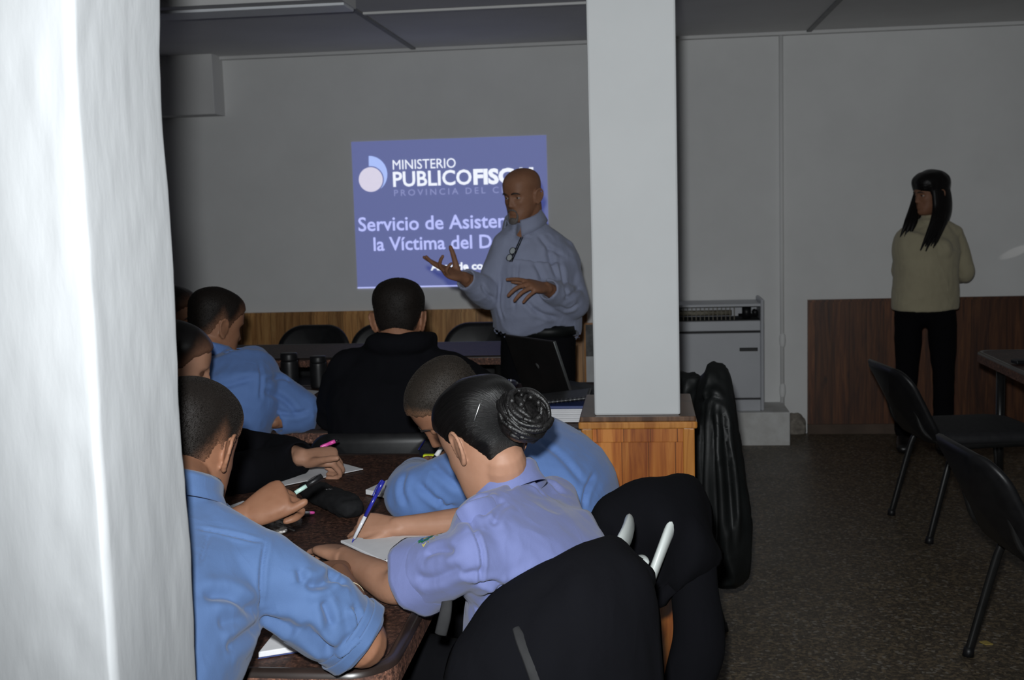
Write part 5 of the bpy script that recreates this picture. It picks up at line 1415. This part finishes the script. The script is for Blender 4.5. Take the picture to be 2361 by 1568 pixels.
# ------------------------------------------------------------------ things on the second table
def lap():
    br = atz(1322, 926, .757); wd = nz(A(.64, -.77, 0)); out = nz(A(.77, .64, 0))
    bl = br - wd*.335
    t = thing('laptop', (br+bl)/2, 'open black laptop seen from behind its lid, on the second table', 'laptop')
    up = nz(A(0, 0, 1)*.94 - out*.34); n = nz(np.cross(wd, up))
    c = (br+bl)/2 + up*.120 + A(0, 0, .012)
    put('lid', MB().obox(c, wd*.1675, up*.118, n*.0055), mat('laptop_lid', (.014, .013, .013), (.010, .010, .010), .32, 12), t, smooth=False, bevel=.004)
    e = c + wd*.1675
    put('lid_edge', MB().tube([e - up*.116, e, e + up*.116], [(.0018, .006)]*3, hint=wd, n=8, sub=1), mat('silver_edge', (.25, .27, .27), (.2, .2, .2), .3, 10, metal=.8), t)
    side = n if np.dot(n, CAM - c) > 0 else -n
    put('lid_emblem', MB().tube([c + side*.0056, c + side*.0062], [.012, .012], hint=wd, n=20, sub=1, cap=(0, 0)), mat('emblem_metal', (.07, .07, .07), (.06, .06, .06), .3, 10), t)
    cb = (br+bl)/2 + out*.118 + A(0, 0, .010)
    put('base', MB().obox(cb, wd*.1675, out*.115, A(0, 0, .009)), M_BLACKPL, t, smooth=False, bevel=.004)
    put('keyboard', MB().obox(cb + A(0, 0, .0095) - out*.02, wd*.15, out*.055, A(0, 0, .0008)), M_DARK, t, smooth=False)
    put('screen', MB().obox(c - side*.0058, wd*.155, up*.105, n*.0006), M_DARK, t, smooth=False)
    return t
lap()
x0, x1 = at(1222, 960, 3.95)[0], at(1345, 960, 3.95)[0]
zt = at(1280, 943, 3.95)[2]
ps = thing('paper_stack', ((x0+x1)/2, 4.06, ZT), 'thick stack of white papers on the second table beside the plinth', 'paper stack')
for k in range(7):
    z0 = ZT + (zt-ZT)*k/7; j = rng.uniform(-.004, .004)
    put('paper_bundle', MB().box((x0+j, 3.95+j, z0+.0003), (x1+j, 4.16+j, z0+(zt-ZT)/7)), M_PAPER, ps, smooth=False, bevel=.001)
tag(put('folder', MB().box((x0-.008, 3.946, zt), (x1+.006, 4.165, zt+.010)), M_PAPERB, None, smooth=False, bevel=.003), 'dark blue folder on top of the white paper stack', 'folder')
sp_ = thing('spiral_notebook', ((x0+x1)/2, 4.05, zt+.01), 'dark spiral notebook with curling cover on top of the blue folder', 'notebook')
rows = [[A(lerp(x0-.02, x1+.02, u), y, zt + .013 + .022*u*u + .006*math.sin(3*u)) for u in (0, .25, .5, .75, 1)] for y in (3.955, 4.0, 4.08, 4.16)]
put('cover', patch(rows, 5), mat('notebook_cover', (.05, .052, .055), (.03, .03, .032), .35, 20), sp_, solid=.006)
for k in range(30):
    u = (k+.5)/30; c = A(lerp(x0-.02, x1+.02, u), 3.955, zt + .013 + .022*u*u + .006*math.sin(3*u))
    put('wire_loop', MB().tube([c + .0075*A(0, math.cos(q), math.sin(q)) for q in np.linspace(0, 5.4, 9)], [.0009]*9, hint=(1, 0, 0), n=5, sub=1), bpy.data.materials['wire'] if k % 2 else M_BLACKPL, sp_)
def bottle(px, yb, w, ytop, label):
    b = atz(px, yb, .7525); Y = b[1]; h = at(px, ytop, Y)[2] - b[2]; r = w/F_PX*Y/2
    t = thing('drink_flask', b, label, 'flask', 'black flasks on the second table')
    put('flask_body', MB().tube([b, b + A(0, 0, h*.1), b + A(0, 0, h*.72), b + A(0, 0, h*.8)], [r*.94, r, r, r*.9], hint=(1, 0, 0), n=24, sub=4, cap=(0, 0)), M_BLACKPL, t)
    put('flask_lid', MB().tube([b + A(0, 0, h*.8), b + A(0, 0, h*.84), b + A(0, 0, h)], [r*.92, r*.97, r*.93], hint=(1, 0, 0), n=24, sub=3, cap=(0, 0)), M_BLACKPL, t)
bottle(670, 900, 42, 814, 'black cylindrical flask on the second table, left one of the pair')
bottle(736, 893, 40, 821, 'black cylindrical flask right beside the man in the black jacket')
br_ = thing('leaflet', atz(722, 955, ZT), 'green and white leaflet by the elbow of the man in the black jacket', 'leaflet')
Q = [atz(712, 968, ZT), atz(770, 970, ZT), atz(790, 925, ZT), atz(722, 918, ZT)]
put('leaflet_sheet', MB().prism([(p[0], p[1]) for p in Q], ZT, ZT+.003), M_PAPER, br_, smooth=False)
c = sum(Q)/4; Q2 = [c + (p-c)*.62 for p in Q]
put('leaflet_picture', MB().prism([(p[0], p[1]) for p in Q2], ZT+.003, ZT+.0036), mat('leaflet_green', (.16, .26, .08), (.30, .34, .22), .6, 60), br_, smooth=False)
sheet('paper_sheet', [(618, 975), (672, 980), (700, 962), (640, 955)], 'white sheet of paper at the elbow of the man leaning on the second table', 'paper')
sheet('paper_sheet', [(690, 912), (718, 914), (735, 902), (705, 899)], 'small white slip of paper in front of the black flasks', 'paper')
c = atz(1180, 892, ZT)
ms = thing('computer_mouse', c, 'small glossy black computer mouse left of the laptop', 'mouse')
put('mouse_body', MB().ell(c + A(0, 0, .012), (.030, .048, .020), None, 20, 14), mat('glossy_black', (.012, .012, .02), (.015, .015, .03), .08, 10, coat=1), ms)
put('mouse_wheel', MB().ell(c + A(0, -.022, .030), (.003, .008, .006), None, 10, 8), M_CLEAR, ms)
c = atz(2352, 838, ZT)
kp = thing('mobile_phone', c, 'small black phone lying on the right-hand table', 'phone')
put('phone_body', MB().obox(c + A(.02, 0, .009), A(.05, .01, 0), A(-.005, .028, 0), A(0, 0, .008)), M_BLACKPL, kp, smooth=False, bevel=.004)
put('phone_screen', MB().obox(c + A(.02, 0, .0175), A(.042, .0084, 0), A(-.0042, .022, 0), A(0, 0, .0006)), M_DARK, kp, smooth=False)
# scrap on the floor and framed print half hidden by the column
Q = [atz(2258, 1480, .001), atz(2272, 1487, .001), atz(2290, 1486, .001), atz(2274, 1478, .001)]
tag(put('dry_leaf', MB().prism([(p[0], p[1]) for p in Q], .0005, .003), mat('yellow_leaf', (.42, .32, .08), (.34, .25, .06), .7, 60), None, smooth=False), 'small yellow scrap of leaf on the floor at the lower right', 'leaf')
yw = YB - .03
fp = thing('wall_print', at(1350, 880, yw), 'dark and white print on the wall, mostly hidden behind the column', 'print')
a, b = at(1346, 745, yw), at(1420, 890, yw)
put('print_board', MB().box((a[0], yw, b[2]), (b[0], YB-.001, a[2])), M_WOODE, fp, smooth=False)
m_ = at(1346, 822, yw)[2]
put('print_upper', MB().box((a[0]+.01, yw-.003, m_), (b[0]-.01, yw, a[2]-.01)), mat('print_dark', (.10, .10, .10), (.02, .02, .02), .5, 25), fp, smooth=False)
put('print_lower', MB().box((a[0]+.01, yw-.003, b[2]+.01), (b[0]-.01, yw, m_)), mat('print_white', (.62, .63, .64), (.5, .5, .5), .5, 10), fp, smooth=False)
